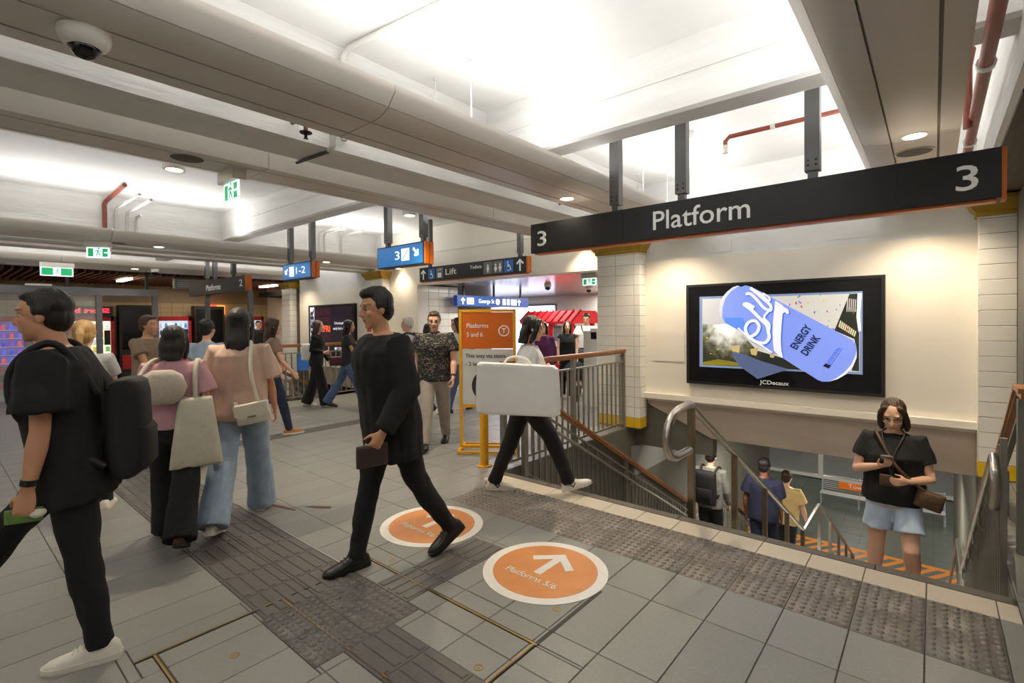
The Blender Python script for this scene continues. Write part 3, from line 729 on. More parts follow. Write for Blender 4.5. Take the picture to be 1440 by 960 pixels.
def ribbon(t, pts, w, m, o, right=XR, up=ZU, name='pictogram', lift=.0, depth=.003):
    M = frame(V(o)+V(right).cross(V(up))*lift, right, up); n = len(pts); P = [V((p[0], p[1], 0)) for p in pts]; L, R = [], []
    ws = w if hasattr(w, '__len__') else [w]*n
    for i in range(n):
        d = (P[min(i+1, n-1)]-P[max(i-1, 0)]).normalized(); q = V((-d.y, d.x, 0))*ws[i]/2
        L.append(P[i]+q); R.append(P[i]-q)
    vs = [M @ p for p in L+R]+[M @ (p+V((0, 0, depth))) for p in L+R]; b = MB()
    fs = []
    for i in range(n-1):
        fs += [(2*n+i, 2*n+i+1, 3*n+i+1, 3*n+i), (i, n+i, n+i+1, i+1), (i, i+1, 2*n+i+1, 2*n+i), (n+i, 3*n+i, 3*n+i+1, n+i+1)]
    fs += [(0, 2*n, 3*n, n), (n-1, 2*n-1, 4*n-1, 3*n-1)]
    return b.add(vs, fs).build(name, m, t)
def ring(t, o, c, r, w, m, a0=0, a1=2*PI, name='pictogram', right=XR, up=ZU, lift=0):
    n = 28; return ribbon(t, [(c[0]+r*math.cos(a0+(a1-a0)*i/n), c[1]+r*math.sin(a0+(a1-a0)*i/n)) for i in range(n+1)], w, m, o, right, up, name, lift)
F = SY-.003
# --- Platform 3
xl, zt = zx(746.3, 316.7); xr_, zb = zx(1408.7, 275.8); zt = 2.60; zb = 2.302
t = thing('platform_sign', 'long charcoal hanging Platform 3 sign across the stair', 'sign', ((xl+xr_)/2, SY, zb))
w_ = (xr_-xl); cuts = [xl, xl+w_*.30, xl+w_*.56, xl+w_*.86, xr_]
for i in range(4): MB().box(cuts[i]+(.0012 if i else 0), cuts[i+1]-(.0012 if i < 3 else 0), SY, SY+.012, zb, zt).build('face_panel', M_sign, t)
MB().box(xl, xr_, SY+.012, SY+.12, zb, zt).build('panel', M_sign, t)
MB().box(xl+.04, xr_-.02, SY+.02, SY+.11, zb-.016, zb).build('under_rail', M_orange, t)
MB().box(xr_, xr_+.022, SY+.004, SY+.116, zb-.012, zt-.004).build('end_cap', M_orange, t)
a = zx(756, 346)[0]; c = zx(768, 346)[0]; text('3', M_letter, t, (a, SY, 2.37), XR, ZU, .155, c-a)
a = zx(918.5, 320)[0]; c = zx(1055, 310)[0]; text('Platform', M_letter, t, (a, SY, 2.378), XR, ZU, .165, c-a)
a = zx(1344, 260)[0]; c = zx(1376, 262)[0]; text('3', M_letter, t, (a, SY, 2.37), XR, ZU, .155, c-a)
for px in (862, 955.5, 1141): hanger(t, zx(px, 270)[0], SY+.06, zt)
# --- blue lit signs
def blue_sign(px0, px1, yt, yb, label, kind):
    x0 = zx(px0, yt)[0]; x1 = zx(px1, yt)[0]; z1 = zx(px1, yt)[1]; z0 = zx(px1, yb)[1]
    t = thing('direction_sign', label, 'sign', ((x0+x1)/2, SY, z0)); w = x1-x0; h = z1-z0
    MB().box(x0, x1, SY, SY+.14, z0, z1).build('casing', M_sign, t)
    MB().box(x0+.015, x1-.015, SY-.004, SY, z0+.015, z1-.015).build('lit_face', M_blue_lit, t)
    b = MB().box(x1, x1+.035, SY+.005, SY+.062, z0+.004, z1-.004).box(x1, x1+.035, SY+.078, SY+.135, z0+.004, z1-.004); b.build('end_cap', M_orange, t)
    Y = SY-.005
    if kind == '3':
        text('3', M_white_lit, t, (x0+w*.41, Y, z0+h*.33), XR, ZU, h*.40, w*.10, .0)
        plate(rect2(0, w*.165, 0, h*.55), M_white_lit, t, (x0+w*.55, Y, z0+h*.24), XR, ZU, name='icon_panel')
        ribbon(t, [(w*.02, h*.05), (w*.15, h*.50)], h*.03, M_blue_lit, (x0+w*.55, Y-.004, z0+h*.24))
        plate(rot2(arrow_poly(h*.50, h*.11, h*.21, h*.11), -PI*.75), M_white_lit, t, (x0+w*.80, Y, z0+h*.75), XR, ZU, name='arrow')
    else:
        plate(rot2(arrow_poly(h*.45, h*.10, h*.19, h*.10), PI*.75), M_white_lit, t, (x0+w*.19, Y, z0+h*.68), XR, ZU, name='arrow')
        plate(rect2(0, w*.16, 0, h*.60), M_white_lit, t, (x0+w*.26, Y, z0+h*.2), XR, ZU, name='icon_panel')
        ribbon(t, [(w*.02, h*.05), (w*.14, h*.52)], h*.03, M_blue_lit, (x0+w*.26, Y-.004, z0+h*.2))
        text('1-2', M_white_lit, t, (x0+w*.50, Y, z0+h*.33), XR, ZU, h*.42, w*.32, .0)
    for u in (.16, .92): hanger(t, x0+w*u, SY+.07, z1, CEIL, .085)
blue_sign(530.5, 595.5, 338.5, 370.5, 'blue illuminated sign with a 3 and a diagonal down arrow', '3')
blue_sign(397.5, 437, 366, 390, 'blue illuminated sign reading 1-2 with a diagonal down arrow', '12')
# --- Platforms 2
x0 = zx(266, 400)[0]; x1 = zx(344, 386)[0]; z1 = 2.56; z0 = 2.255
t = thing('platform_sign', 'charcoal hanging Platforms sign ending in a 2 at the far stair', 'sign', ((x0+x1)/2, SY, z0))
MB().box(x0, x1, SY, SY+.12, z0, z1).build('panel', M_sign, t)
MB().box(x1, x1+.04, SY+.004, SY+.116, z0, z1-.004).build('end_cap', M_orange, t)
a = zx(290, 405)[0]; c = zx(310, 400)[0]; text('Platforms', M_letter, t, (a, SY, 2.335), XR, ZU, .13, c-a)
a = zx(336.5, 399)[0]; c = zx(341, 399)[0]; text('2', M_letter, t, (a, SY, 2.345), XR, ZU, .14, c-a)
for px in (287, 298, 324): hanger(t, zx(px, 385)[0], SY+.06, z1, CEIL, .10)
for px in (287, 347): q = zx(px, 385)[0]; MB().box(q-.04, q+.04, SY+.02, SY+.10, 0, z0).build('support_post', M_post, t)
# --- Lift / Toilets
LY = 6.35
x0 = zx(590, 385, LY)[0]; x1 = zx(740, 370, LY)[0]; z0, z1 = 2.385, 2.655
t = thing('direction_sign', 'charcoal hanging Lift and Toilets sign over the passage', 'sign', ((x0+x1)/2, LY, z0))
sign_box(t, x0, x1, z0, z1, M_sign, LY)
def LX(p): return zx(p, 380, LY)[0]
o = LY-.003
plate(arrow_poly(.19, .026, .075, .028), M_letter, t, (LX(595.5), o, z0+.04), XR, ZU, name='arrow')
plate(rect2(-.095, .095, 0, .2), M_blue, t, (LX(607), o, z0+.035), XR, ZU, name='icon_panel'); icon_chair(t, (LX(607), o-.004, z0+.05), .16, M_letter)
plate(rect2(-.095, .095, 0, .2), M_grey, t, (LX(618.5), o, z0+.035), XR, ZU, name='icon_panel')
plate(rect2(-.05, .05, .015, .1), M_letter, t, (LX(618.5), o-.004, z0+.04), XR, ZU, name='pictogram')
for s in (-1, 1): plate([(s*.03-.02, .13), (s*.03+.02, .13), (s*.03, .16)] if s < 0 else [(s*.03-.02, .16), (s*.03, .13), (s*.03+.02, .16)], M_letter, t, (LX(618.5), o-.004, z0+.05), XR, ZU, name='pictogram')
a = LX(626.5); text('Lift', M_letter, t, (a, LY, z0+.09), XR, ZU, .115, LX(642)-a)
a = LX(661); text('Toilets', M_letter, t, (a, LY, z0+.15), XR, ZU, .062, LX(677.5)-a)
for i, px in enumerate((686.5, 700.5, 715.5)):
    plate(rect2(-.105, .105, 0, .21), M_blue if i == 2 else M_grey, t, (LX(px), o, z0+.03), XR, ZU, name='icon_panel')
    q = (LX(px), o-.004, z0+.055)
    if i == 0: icon_person(t, q, .15, M_letter)
    elif i == 1: icon_person(t, (q[0]-.05, q[1], q[2]), .15, M_letter, True); icon_person(t, (q[0]+.05, q[1], q[2]), .15, M_letter)
    else: icon_chair(t, q, .17, M_letter)
plate(arrow_poly(.20, .03, .08, .03), M_letter, t, (LX(731.5), o, z0+.035), XR, ZU, name='arrow')
for px in (602, 729): hanger(t, LX(px), LY+.055, z1, CEIL, .08)
# --- George St, hung along the passage
GX = -8.25
p0 = pix(643, 425, X=GX); p1 = pix(743, 430, X=GX)
yr = V((0, 1, 0))
t = thing('direction_sign', 'blue illuminated George St sign deep in the passage', 'sign', (GX, (p0.y+p1.y)/2, 2.0))
gz0, gz1 = 1.955, 2.20
MB().box(GX-.12, GX, p0.y, p1.y, gz0, gz1).build('casing', mat('sign_navy', srgb(24, 70, 140), .4, emit=.35), t)
def GYp(u): return p0.y+(p1.y-p0.y)*u
plate(arrow_poly(.16, .03, .07, .03), M_white_lit, t, (GX, GYp(.07), gz0+.04), yr, ZU, name='arrow')
plate(rect2(0, .22, 0, .15), M_white_lit, t, (GX, GYp(.12), gz0+.045), yr, ZU, name='icon_panel')
text('George St', M_white_lit, t, (GX, GYp(.27), gz0+.08), yr, ZU, .10, GYp(.48)-GYp(.27), .0)
plate(circ2(0, 0, .075), M_white_lit, t, (GX, GYp(.53), gz0+.12), yr, ZU)
for u, ww in ((.60, .12), (.665, .1), (.725, .22)): plate(rect2(0, ww, 0, .15), M_white_lit, t, (GX, GYp(u), gz0+.045), yr, ZU, name='icon_panel')
plate(arrow_poly(.16, .03, .07, .03), M_white_lit, t, (GX, GYp(.85), gz0+.04), yr, ZU, name='arrow')
for u in (.1, .5, .9): MB().box(GX-.08, GX-.04, GYp(u)-.02, GYp(u)+.02, gz1, 2.44).build('hanger_post', M_black, t)
# --- column signs on the far tiled column
t = thing('wall_sign', 'small black 1-2 sign high on the far tiled column', 'sign', (-10.0, 6.73, 2.2))
a = zx(514.5, 405, 6.735)[0]; c = zx(527, 405, 6.735)[0]
MB().box(a, c, 6.72, 6.738, 2.13, 2.34).build('panel', M_black, t); text('/ 1-2', M_letter, t, (a+.05, 6.72, 2.19), XR, ZU, .10, c-a-.1)
t = thing('wall_sign', 'white notice board with small coloured squares on the far tiled column', 'sign', (-10.0, 6.73, 1.5))
MB().box(a, c+.02, 6.725, 6.738, 1.05, 2.10).build('panel', M_plast, t)
for k, cm in enumerate((M_orange, M_blue, mat('notice_red', srgb(206, 50, 40), .5), mat('notice_red', srgb(206, 50, 40), .5))): MB().box(a+.05, a+.22, 6.72, 6.725, 1.90-.26*k, 2.02-.26*k).build('notice_square', cm, t)
# --- energy drink screen
AY = 6.85
def ad_box(off, label):
    t = thing('advertising_screen', label, 'screen', (-1.51+off, AY, .717))
    MB().box(-2.62+off, -.407+off, AY, 6.936, .717, 2.072).build('casing', M_black_gl, t)
    for r in ((-2.62, -2.585, .717, 2.072), (-.442, -.407, .717, 2.072), (-2.585, -.442, .717, .75), (-2.585, -.442, 2.04, 2.072)):
        MB().box(r[0]+off, r[1]+off, AY-.008, AY, r[2], r[3]).build('bezel', M_black, t)
    return t
t = ad_box(0, 'large black advertising screen showing a blue energy drink can')
def S(cx, cy): p = pix(960+cx*290/1440, 380+cy*180/894, Y=AY); return (p.x, p.z)
def SP(poly, m, lift, name): return plate([S(*p) for p in poly], m, t, (0, AY-lift, 0), XR, ZU, .0008, name)
def em(n, c, e=.9): return mat(n, c, .3, emit=e*.62)
M_scr_frame = em('screen_frame', srgb(120, 138, 176)); M_scr_sky = em('screen_sky', srgb(206, 204, 198), .85); M_scr_dark = em('screen_dark', srgb(44, 46, 38), .8)
M_can = em('screen_can', srgb(128, 152, 240)); M_can2 = em('screen_can_lit', srgb(92, 140, 246)); M_canw = em('screen_white', srgb(238, 238, 250)); M_cans = em('screen_can_shadow', srgb(58, 110, 206)); M_cand = em('screen_ink', srgb(22, 34, 66), .9)
SP([(118, 185), (1257, 145), (1257, 728), (118, 672)], M_scr_frame, .001, 'screen_border')
def stadium():
    m = mat('screen_stadium', srgb(60, 60, 52), .3); nt = m.node_tree; N = nt.nodes.new; L = nt.links.new; bs = nt.nodes['Principled BSDF']
    tc = N('ShaderNodeTexCoord'); dv = N('ShaderNodeVectorMath'); dv.operation = 'DISTANCE'; dv.inputs[1].default_value = (-.55, 0, .80); L(tc.outputs['Object'], dv.inputs[0])
    ns = N('ShaderNodeTexNoise'); ns.inputs['Scale'].default_value = 14; ns.inputs['Detail'].default_value = 6; L(tc.outputs['Object'], ns.inputs['Vector'])
    ad = N('ShaderNodeMath'); ad.operation = 'MULTIPLY_ADD'; ad.inputs[1].default_value = .35; L(ns.outputs[0], ad.inputs[0]); L(dv.outputs['Value'], ad.inputs[2])
    r = N('ShaderNodeValToRGB'); e = r.color_ramp.elements; e[0].position = .28; e[0].color = (*srgb(240, 240, 236), 1); e[1].position = .62; e[1].color = (*srgb(52, 54, 40), 1)
    x = e.new(.42); x.color = (*srgb(170, 170, 160), 1); x = e.new(.52); x.color = (*srgb(96, 94, 74), 1); x = e.new(.8); x.color = (*srgb(34, 38, 34), 1)
    L(ad.outputs[0], r.inputs[0]); L(r.outputs[0], bs.inputs['Base Color']); L(r.outputs[0], bs.inputs['Emission Color']); bs.inputs['Emission Strength'].default_value = .6
    return m
M_stad = stadium()
SP([(138, 200), (1235, 160), (1235, 710), (138, 658)], M_scr_sky, .002, 'screen_image')
SP([(140, 375), (245, 380), (330, 370), (420, 450), (520, 560), (700, 612), (830, 695), (140, 658)], M_stad, .003, 'stadium_stand')
SP([(140, 200), (330, 195), (290, 300), (330, 380), (240, 385), (140, 372)], em('screen_glow', srgb(196, 196, 200), .8), .003, 'stadium_roof')
SP([(140, 640), (250, 620), (420, 650), (560, 675), (140, 658)], em('screen_crowd', srgb(132, 122, 30), .8), .004, 'crowd')
SP([(1165, 165), (1232, 162), (1232, 705), (1180, 700), (1215, 560), (1200, 480), (1060, 420)], M_scr_dark, .003, 'stadium_tower')
for k in range(5): SP([(1150+14*k, 195+2*k), (1156+14*k, 195+2*k), (1150+14*k, 290), (1144+14*k, 288)], M_scr_sky, .004, 'tower_slat')
for k in range(9): SP([(1100+13*k, 350+9*k), (1110+13*k, 354+9*k), (1098+13*k, 400+8*k), (1088+13*k, 394+8*k)], em('screen_pale', srgb(206, 200, 170), .8), .004, 'tower_slat')
SP([(1222, 160), (1252, 158), (1240, 300), (1246, 420), (1228, 430), (1214, 330)], M_canw, .004, 'splash')
for k in range(3): SP([(330+140*k, 530+20*k), (400+130*k, 520+18*k), (395+120*k, 580+16*k), (350+130*k, 570+18*k)], em('screen_lamps', srgb(196, 178, 120), .8), .004, 'floodlights')
rc = random.Random(3); cc = [srgb(200, 30, 200), srgb(40, 160, 220), srgb(210, 40, 40), srgb(90, 60, 210), srgb(60, 190, 60), srgb(220, 200, 40)]
for k in range(44):
    cx, cy = (rc.uniform(150, 1230), rc.uniform(200, 640)) if k % 2 else (rc.uniform(640, 1230), rc.uniform(170, 420))
    s = rc.uniform(4, 9); a_ = rc.uniform(0, 3); q = rot2([(-s, -s*.5), (s, -s*.5), (s, s*.5), (-s, s*.5)], a_)
    SP([(cx+u, cy+v_) for u, v_ in q], em('confetti_%d' % (k % 6), cc[k % 6], .8), .0045, 'confetti')
SP([(350, 565), (430, 585), (540, 630), (740, 690), (525, 758), (400, 670), (355, 610)], em('screen_ice', srgb(86, 100, 140), .7), .005, 'ice_shard')
can = [(262, 320), (256, 280), (260, 230), (280, 185), (310, 150), (350, 118), (385, 106), (410, 115), (440, 104), (470, 112), (560, 155), (700, 230), (900, 335), (1100, 440), (1190, 490), (1210, 520), (1217, 560), (1215, 610), (1190, 670), (1140, 725), (1080, 760), (1020, 776), (975, 776), (945, 765), (850, 705), (700, 610), (500, 490), (380, 412), (300, 368), (282, 345)]
SP(can, M_can, .006, 'can')
SP([(262, 320), (256, 280), (260, 230), (280, 185), (310, 150), (350, 118), (385, 106), (392, 112), (340, 145), (300, 195), (280, 260), (276, 330), (300, 368), (282, 345)], em('screen_can_rim', srgb(206, 210, 224), .8), .007, 'can_rim')
SP([(300, 368), (290, 330), (420, 330), (470, 440), (520, 480), (640, 575), (500, 490), (380, 412)], M_can2, .007, 'can_shade')
SP([(1217, 560), (1215, 610), (1190, 670), (1140, 725), (1080, 760), (1020, 776), (1075, 752), (1130, 712), (1178, 660), (1203, 605)], M_canw, .007, 'can_rim')
def script(pts, w, m, lift, name='script_lettering'):
    return ribbon(t, [S(*p) for p in pts], [q*.0021 for q in w], m, (0, AY-lift, 0), name=name, depth=.0008)
def curve(P, n=7):
    out = []
    for i in range(len(P)-1):
        p0, p1, p2, p3 = [V((*P[max(0, min(len(P)-1, j))], 0)) for j in (i-1, i, i+1, i+2)]
        for k in range(n):
            s = k/n; q = .5*((2*p1)+(p2-p0)*s+(2*p0-5*p1+4*p2-p3)*s*s+(3*p1-p0-3*p2+p3)*s**3); out.append((q.x, q.y))
    out.append(P[-1]); return out
strokes = [
    ([(388, 402), (430, 440), (500, 490), (560, 530), (625, 575)], 12),
    ([(460, 470), (515, 440), (535, 390), (505, 352), (460, 365), (440, 410), (465, 465), (520, 500), (575, 505), (605, 470), (600, 430)], 20),
    ([(600, 430), (590, 385), (540, 335), (480, 275), (432, 240), (455, 236), (500, 262)], 22),
    ([(600, 440), (607, 380), (570, 330), (600, 285), (610, 268)], 14),
    ([(442, 165), (475, 165), (520, 205), (570, 262), (612, 280), (614, 245), (560, 195), (500, 145), (475, 122)], 19),
    ([(475, 122), (540, 160), (600, 212), (606, 190), (560, 160)], 13)]
for P, wd in strokes:
    C = curve(P)
    script([(x+7, y+6) for x, y in C], [wd*1.0]*len(C), M_cans, .0085)
for P, wd in strokes:
    C = curve(P); script(C, [wd*.86]*len(C), M_canw, .0095)
sw = [(648, 212), (636, 320), (630, 420), (632, 500), (640, 560), (668, 588), (702, 612), (690, 560), (686, 480), (690, 400), (700, 300), (715, 292), (735, 306), (745, 295), (738, 275), (712, 258), (690, 238)]
SP([(x+9, y+5) for x, y in sw], M_cans, .0085, 'script_lettering'); SP(sw, M_canw, .0095, 'script_lettering')
def tilt_text(body, a_, b_, h, m, name='lettering'):
    A = V((S(*a_)[0], 0, S(*a_)[1])); B = V((S(*b_)[0], 0, S(*b_)[1])); d = (B-A); u = V((-d.z, 0, d.x)).normalized()
    text(body, m, t, (A.x, AY-.0072, A.z), d, u, h, d.length, .03, name=name)
tilt_text('ENERGY', (795, 556), (905, 398), .085, M_cand)
tilt_text('DRINK', (868, 598), (966, 470), .085, M_cand)
for k, (a_, b_) in enumerate((((1012, 642), (1085, 545)), ((1024, 652), (1100, 540)), ((1036, 662), (1117, 545)))): tilt_text('Flavoured energy drink', a_, b_, .011, em('screen_blue_ink', srgb(40, 84, 190), .8))
SP([(980, 668), (998, 648), (1038, 664), (1022, 686)], M_cand, .0072, 'badge')
a = S(538, 812); c = S(742, 815); text('JCDecaux', M_letter, t, (a[0], AY, .775), XR, ZU, .05, c[0]-a[0], .012)
# --- far screen
t = ad_box(-BAY, 'far black advertising screen reading BLKFRI in orange')
def B_(u, v): return (-13.07+2.213*u, .717+1.355*v)
def BP(u0, u1, v0, v1, m, name, lift=.002): x0, z0 = B_(u0, v0); x1, z1 = B_(u1, v1); MB().box(x0, x1, AY-.008-lift, AY-.007, z0, z1).build(name, m, t)
BP(.03, .97, .04, .96, em('screen_night', srgb(20, 18, 34), .6), 'screen_image', .001)
BP(.04, .14, .04, .96, M_canw, 'screen_strip')
x, z = B_(.125, .06); text('MYER', M_cand, t, (x, AY-.011, z), ZU, (-1, 0, 0), .17, 1.2, .05)
for k in range(6):
    x, z = B_(.16, .80-.16*k); mm = em('screen_outline', srgb(92, 34, 44), .7) if k != 2 else em('screen_hot', srgb(242, 96, 50), 1.0)
    text('BLKFRI', mm, t, (x, AY-.011, z), XR, ZU, .16, .76, .0 if k != 2 else .04)
x, z = B_(.60, .62); text('Unmissable', M_canw, t, (x, AY-.011, z), XR, ZU, .07, .52); x, z = B_(.57, .52); text('early bird offers', M_canw, t, (x, AY-.011, z), XR, ZU, .07, .66)
x, z = B_(.60, .14); text('MY STORE', M_canw, t, (x, AY-.011, z), XR, ZU, .07, .5)
# --- floor stickers
def sticker(cx, cy, label):
    t = thing('floor_sticker', label, 'floor sticker', (cx, cy, 0))
    MB().lathe([(.40, 0), (.40, .0025)], (cx, cy, .0002), 64).build('white_ring', mat('sticker_white', srgb(226, 222, 214), .45, var=.03, vscale=20), t)
    MB().lathe([(.335, .0025), (.335, .0038)], (cx, cy, .0002), 64).build('orange_disc', mat('sticker_orange', srgb(212, 138, 76), .4, var=.07, vscale=6), t)
    plate(arrow_poly(.32, .055, .165, .055), mat('sticker_white', (1, 1, 1)), t, (cx-.01, cy-.075, .004), XR, V((0, 1, 0)), .0008, 'arrow')
    text('Platforms 5/6', mat('sticker_white', (1, 1, 1)), t, (cx-.20, cy-.165, .004), XR, (0, 1, 0), .058, .385, .0)
sticker(-1.905, 2.56, 'orange Platforms 5/6 arrow sticker on open floor near the stair')
sticker(-3.02, 2.575, 'orange Platforms 5/6 arrow sticker under the rear foot of the man in black')
# --- free standing board, bollard, validator
t = thing('notice_board', 'orange Platforms 5 and 6 board in a yellow standing frame', 'sign board', (-4.35, 4.42, 0))
# board faces the concourse, square to the camera's left
A = V((-4.50, 4.33, 0)); B = V((-3.95, 4.72, 0))
d = (B-A).normalized(); nrm = V((d.y, -d.x, 0))
def bp(u, z, o=0): return A+d*u+nrm*o+V((0, 0, z))
W = (B-A).length
for u in (0, W): MB().beam(bp(u, .04), bp(u, 1.73), .035, .035, ref=nrm).build('frame_post', M_yellow, t)
for z in (1.73, .55, .045): MB().beam(bp(-.017, z), bp(W+.017, z), .035, .035).build('frame_bar', M_yellow, t)
for u in (0, W): MB().beam(bp(u, .025, .22), bp(u, .025, -.22), .035, .03).build('foot_bar', M_yellow, t)
for o_ in (.22, -.22): MB().beam(bp(0, .025, o_), bp(W, .025, o_), .03, .03).build('foot_bar', M_yellow, t)
def slabq(u0, u1, z0, z1, m, name, th=.012): MB().add([bp(u, z, o_) for o_ in (-th, th) for (u, z) in ((u0, z0), (u1, z0), (u1, z1), (u0, z1))], [(0, 1, 2, 3), (4, 7, 6, 5), (0, 4, 5, 1), (1, 5, 6, 2), (2, 6, 7, 3), (3, 7, 4, 0)]).build(name, m, t)
slabq(.02, W-.02, 1.26, 1.71, M_orange, 'orange_panel'); slabq(.02, W-.02, .57, 1.255, mat('board_white', srgb(206, 206, 204), .4), 'white_panel')
o_ = .0125
text('Platforms', M_letter, t, bp(.08, 1.52, o_), d, ZU, .058, .27); text('5 and 6', M_letter, t, bp(.08, 1.41, o_), d, ZU, .058, .2)
ring(t, bp(W-.13, 1.48, o_+.001), (0, 0), .062, .013, M_letter, right=d, up=ZU); text('T', M_letter, t, bp(W-.13, 1.455, o_), d, ZU, .06, None, .02, 'C')
M_ink = mat('board_ink', srgb(44, 44, 46), .5)
text('This way via stairs', M_ink, t, bp(.06, 1.15, o_), d, ZU, .05, .50); text('- 2 levels down', M_ink, t, bp(.06, 1.05, o_), d, ZU, .05, .42)
plate(circ2(0, 0, .2, 32), mat('board_black', srgb(40, 40, 42), .5), t, bp(W/2, .80, o_), d, ZU, .001); plate(rot2(arrow_poly(.26, .05, .10, .05), PI), mat('board_white', (1, 1, 1)), t, bp(W/2, .93, o_+.0015), d, ZU, .001, 'arrow')
t = thing('bollard', 'short yellow steel bollard at the corner of the stairwell', 'bollard', (-3.80, 4.0, 0))
MB().lathe([(.048, .012), (.048, .84), (.042, .86), (.01, .865)], (-3.80, 4.0, 0), 20).build('tube', M_yellow, t, smooth=40)
MB().lathe([(.085, 0), (.085, .012), (.05, .014)], (-3.80, 4.0, 0), 24).build('base_plate', M_yellow, t)
for k in range(4): MB().lathe([(.008, .012), (.008, .02)], (-3.80+.068*math.cos(k*PI/2+.7), 4.0+.068*math.sin(k*PI/2+.7), 0), 8).build('bolt', M_steel, t)
t = thing('card_reader_post', 'slim white card reader post behind the barrier', 'card reader', (-4.78, 8.06, 0))
MB().box(-4.86, -4.72, 8.0, 8.12, 0, 1.45).build('post', mat('reader_white', srgb(236, 236, 232), .3), t)
MB().box(-5.02, -4.86, 8.02, 8.14, .1, 1.40).build('body', M_plast, t); MB().box(-4.85, -4.73, 7.994, 8.0, 1.25, 1.38).build('screen', M_black_gl, t)
MB().lathe([(.1, 0), (.1, .02)], (.50, 3.66, 0), 20).build('tactile_stud', M_yellow, label='round yellow base plate on the floor at the right edge', category='base plate')
# ================================================================== CEILING FITTINGS
def spot(loc, power, ang=135, blend=1.0, col=WARM, r=.04):
    l = bpy.data.lights.new('downlight_lamp', 'SPOT'); l.energy = power; l.spot_size = rad(ang); l.spot_blend = blend; l.color = col; l.shadow_soft_size = r
    o = bpy.data.objects.new('downlight_lamp', l); COL.objects.link(o); o.location = loc; return o
def downlight(x, y, label, z=BULK, r=.065, power=60, can=0):
    t = thing('ceiling_downlight', label, 'downlight', (x, y, z), group='warm ceiling downlights')
    if can:
        MB().lathe([(.0, can), (r*1.2, can), (r*1.2, -.012), (r*.95, -.012), (r*.9, .01), (.0, .01)], (x, y, z), 24).build('can', M_plast, t, smooth=40)
        MB().lathe([(r*.88, 0.0), (r*.88, .008)], (x, y, z), 24).build('lens', M_lampw, t)
    else:
        MB().lathe([(r*.98, 0), (r*.98, -.003), (r*1.18, -.003), (r*1.15, -.0), (r*1.05, .0)], (x, y, z), 28).build('trim_ring', M_plast, t, smooth=40)
        MB().lathe([(r*.97, -.002), (r*.9, .001)], (x, y, z), 28).build('lens', M_lampw, t)
    spot((x, y, z-.03), power); return t
downlight(-2.765, 4.13, 'warm round downlight in the bulkhead left of the Platform sign', power=130)
downlight(-.10, 4.27, 'warm round downlight in the bulkhead above the right end of the Platform sign', power=150)
downlight(-2.765, 6.35, 'warm downlight hidden behind the Platform sign near the left column', power=110)
downlight(-.10, 6.35, 'warm downlight hidden behind the Platform sign near the right column', power=110)
downlight(-2.765-BAY, 6.4, 'warm downlight near the far advertising screen')
p = pix(245, 237, X=-4.68); downlight(-4.68, p.y, 'warm cylinder downlight beyond the bulkhead beside the round speaker', z=p.z, can=.12, power=110)
p = pix(576, 302, X=-4.68); downlight(-4.68, p.y, 'warm cylinder downlight above the blue 3 sign', z=p.z, can=.12, power=110)
downlight(-4.30, 6.82, 'warm downlight washing the lintel beside the near tiled column', z=2.78, power=40)
downlight(-9.05, 6.82, 'warm downlight washing the pier beside the far tiled column', z=2.78, power=40)
downlight(-9.2, 5.2, 'warm downlight in the far bulkhead right of the 1-2 sign', power=110); downlight(-9.2, 2.4, 'warm downlight in the far bulkhead left of the Platforms 2 sign', power=60)
downlight(-13.2, 3.0, 'warm downlight in the farthest bulkhead', power=60)
M_mesh = mat('speaker_mesh', srgb(92, 84, 74), .6, .3, var=.2, vscale=120)
for (x, y, lab) in ((-.11, 4.68, 'round speaker grille beside the downlight above the Platform sign'), (-4.13, 1.26, 'round speaker grille in the bulkhead left of the hanging exit sign'), (-9.2, 1.9, 'round speaker grille in the far bulkhead')):
    t = thing('ceiling_speaker', lab, 'speaker', (x, y, BULK))
    MB().lathe([(.105, 0), (.105, -.004), (.118, -.004), (.118, 0)], (x, y, BULK), 32).build('ring', M_bulk, t, smooth=40)
    MB().lathe([(.104, -.002), (.0, -.006)], (x, y, BULK), 32).build('grille', M_mesh, t)
# dome camera
t = thing('dome_camera', 'white dome security camera on the nearest bulkhead', 'camera', (-2.66, .45, BULK))
MB().lathe([(.088, 0), (.09, -.02), (.085, -.04), (.072, -.058), (.056, -.068), (.05, -.066), (.05, -.0)], (-2.66, .45, BULK), 32).build('housing', M_plast, t, smooth=40)
MB().lathe([(.05, -.058), (.05, -.07), (.044, -.088), (.03, -.103), (.012, -.11), (.0, -.111)], (-2.66, .45, BULK), 24).build('dome', mat('dome_glass', srgb(16, 16, 18), .08), t, smooth=60)
for (x, y, z, lab) in ((-6.7, 9.2, 2.43, 'black dome camera on the passage ceiling above the George St sign'), (-6.6, 10.8, 2.43, 'small dome camera on the passage ceiling right of the George St sign'), (-6.0, 11.3, 2.43, 'small dome camera deeper on the passage ceiling'), (-12.95, 3.3, 2.8, 'small white dome camera beside the far green exit sign'), (-4.75, 9.0, 2.43, 'small dome camera next to the passage exit sign')):
    t = thing('dome_camera', lab, 'camera', (x, y, z))
    MB().lathe([(.08, 0), (.08, -.05), (.07, -.07)], (x, y, z), 20).build('housing', M_plast, t, smooth=40)
    MB().lathe([(.066, -.07), (.06, -.11), (.03, -.135), (0, -.14)], (x, y, z), 20).build('dome', mat('dome_glass', (0, 0, 0)), t, smooth=60)
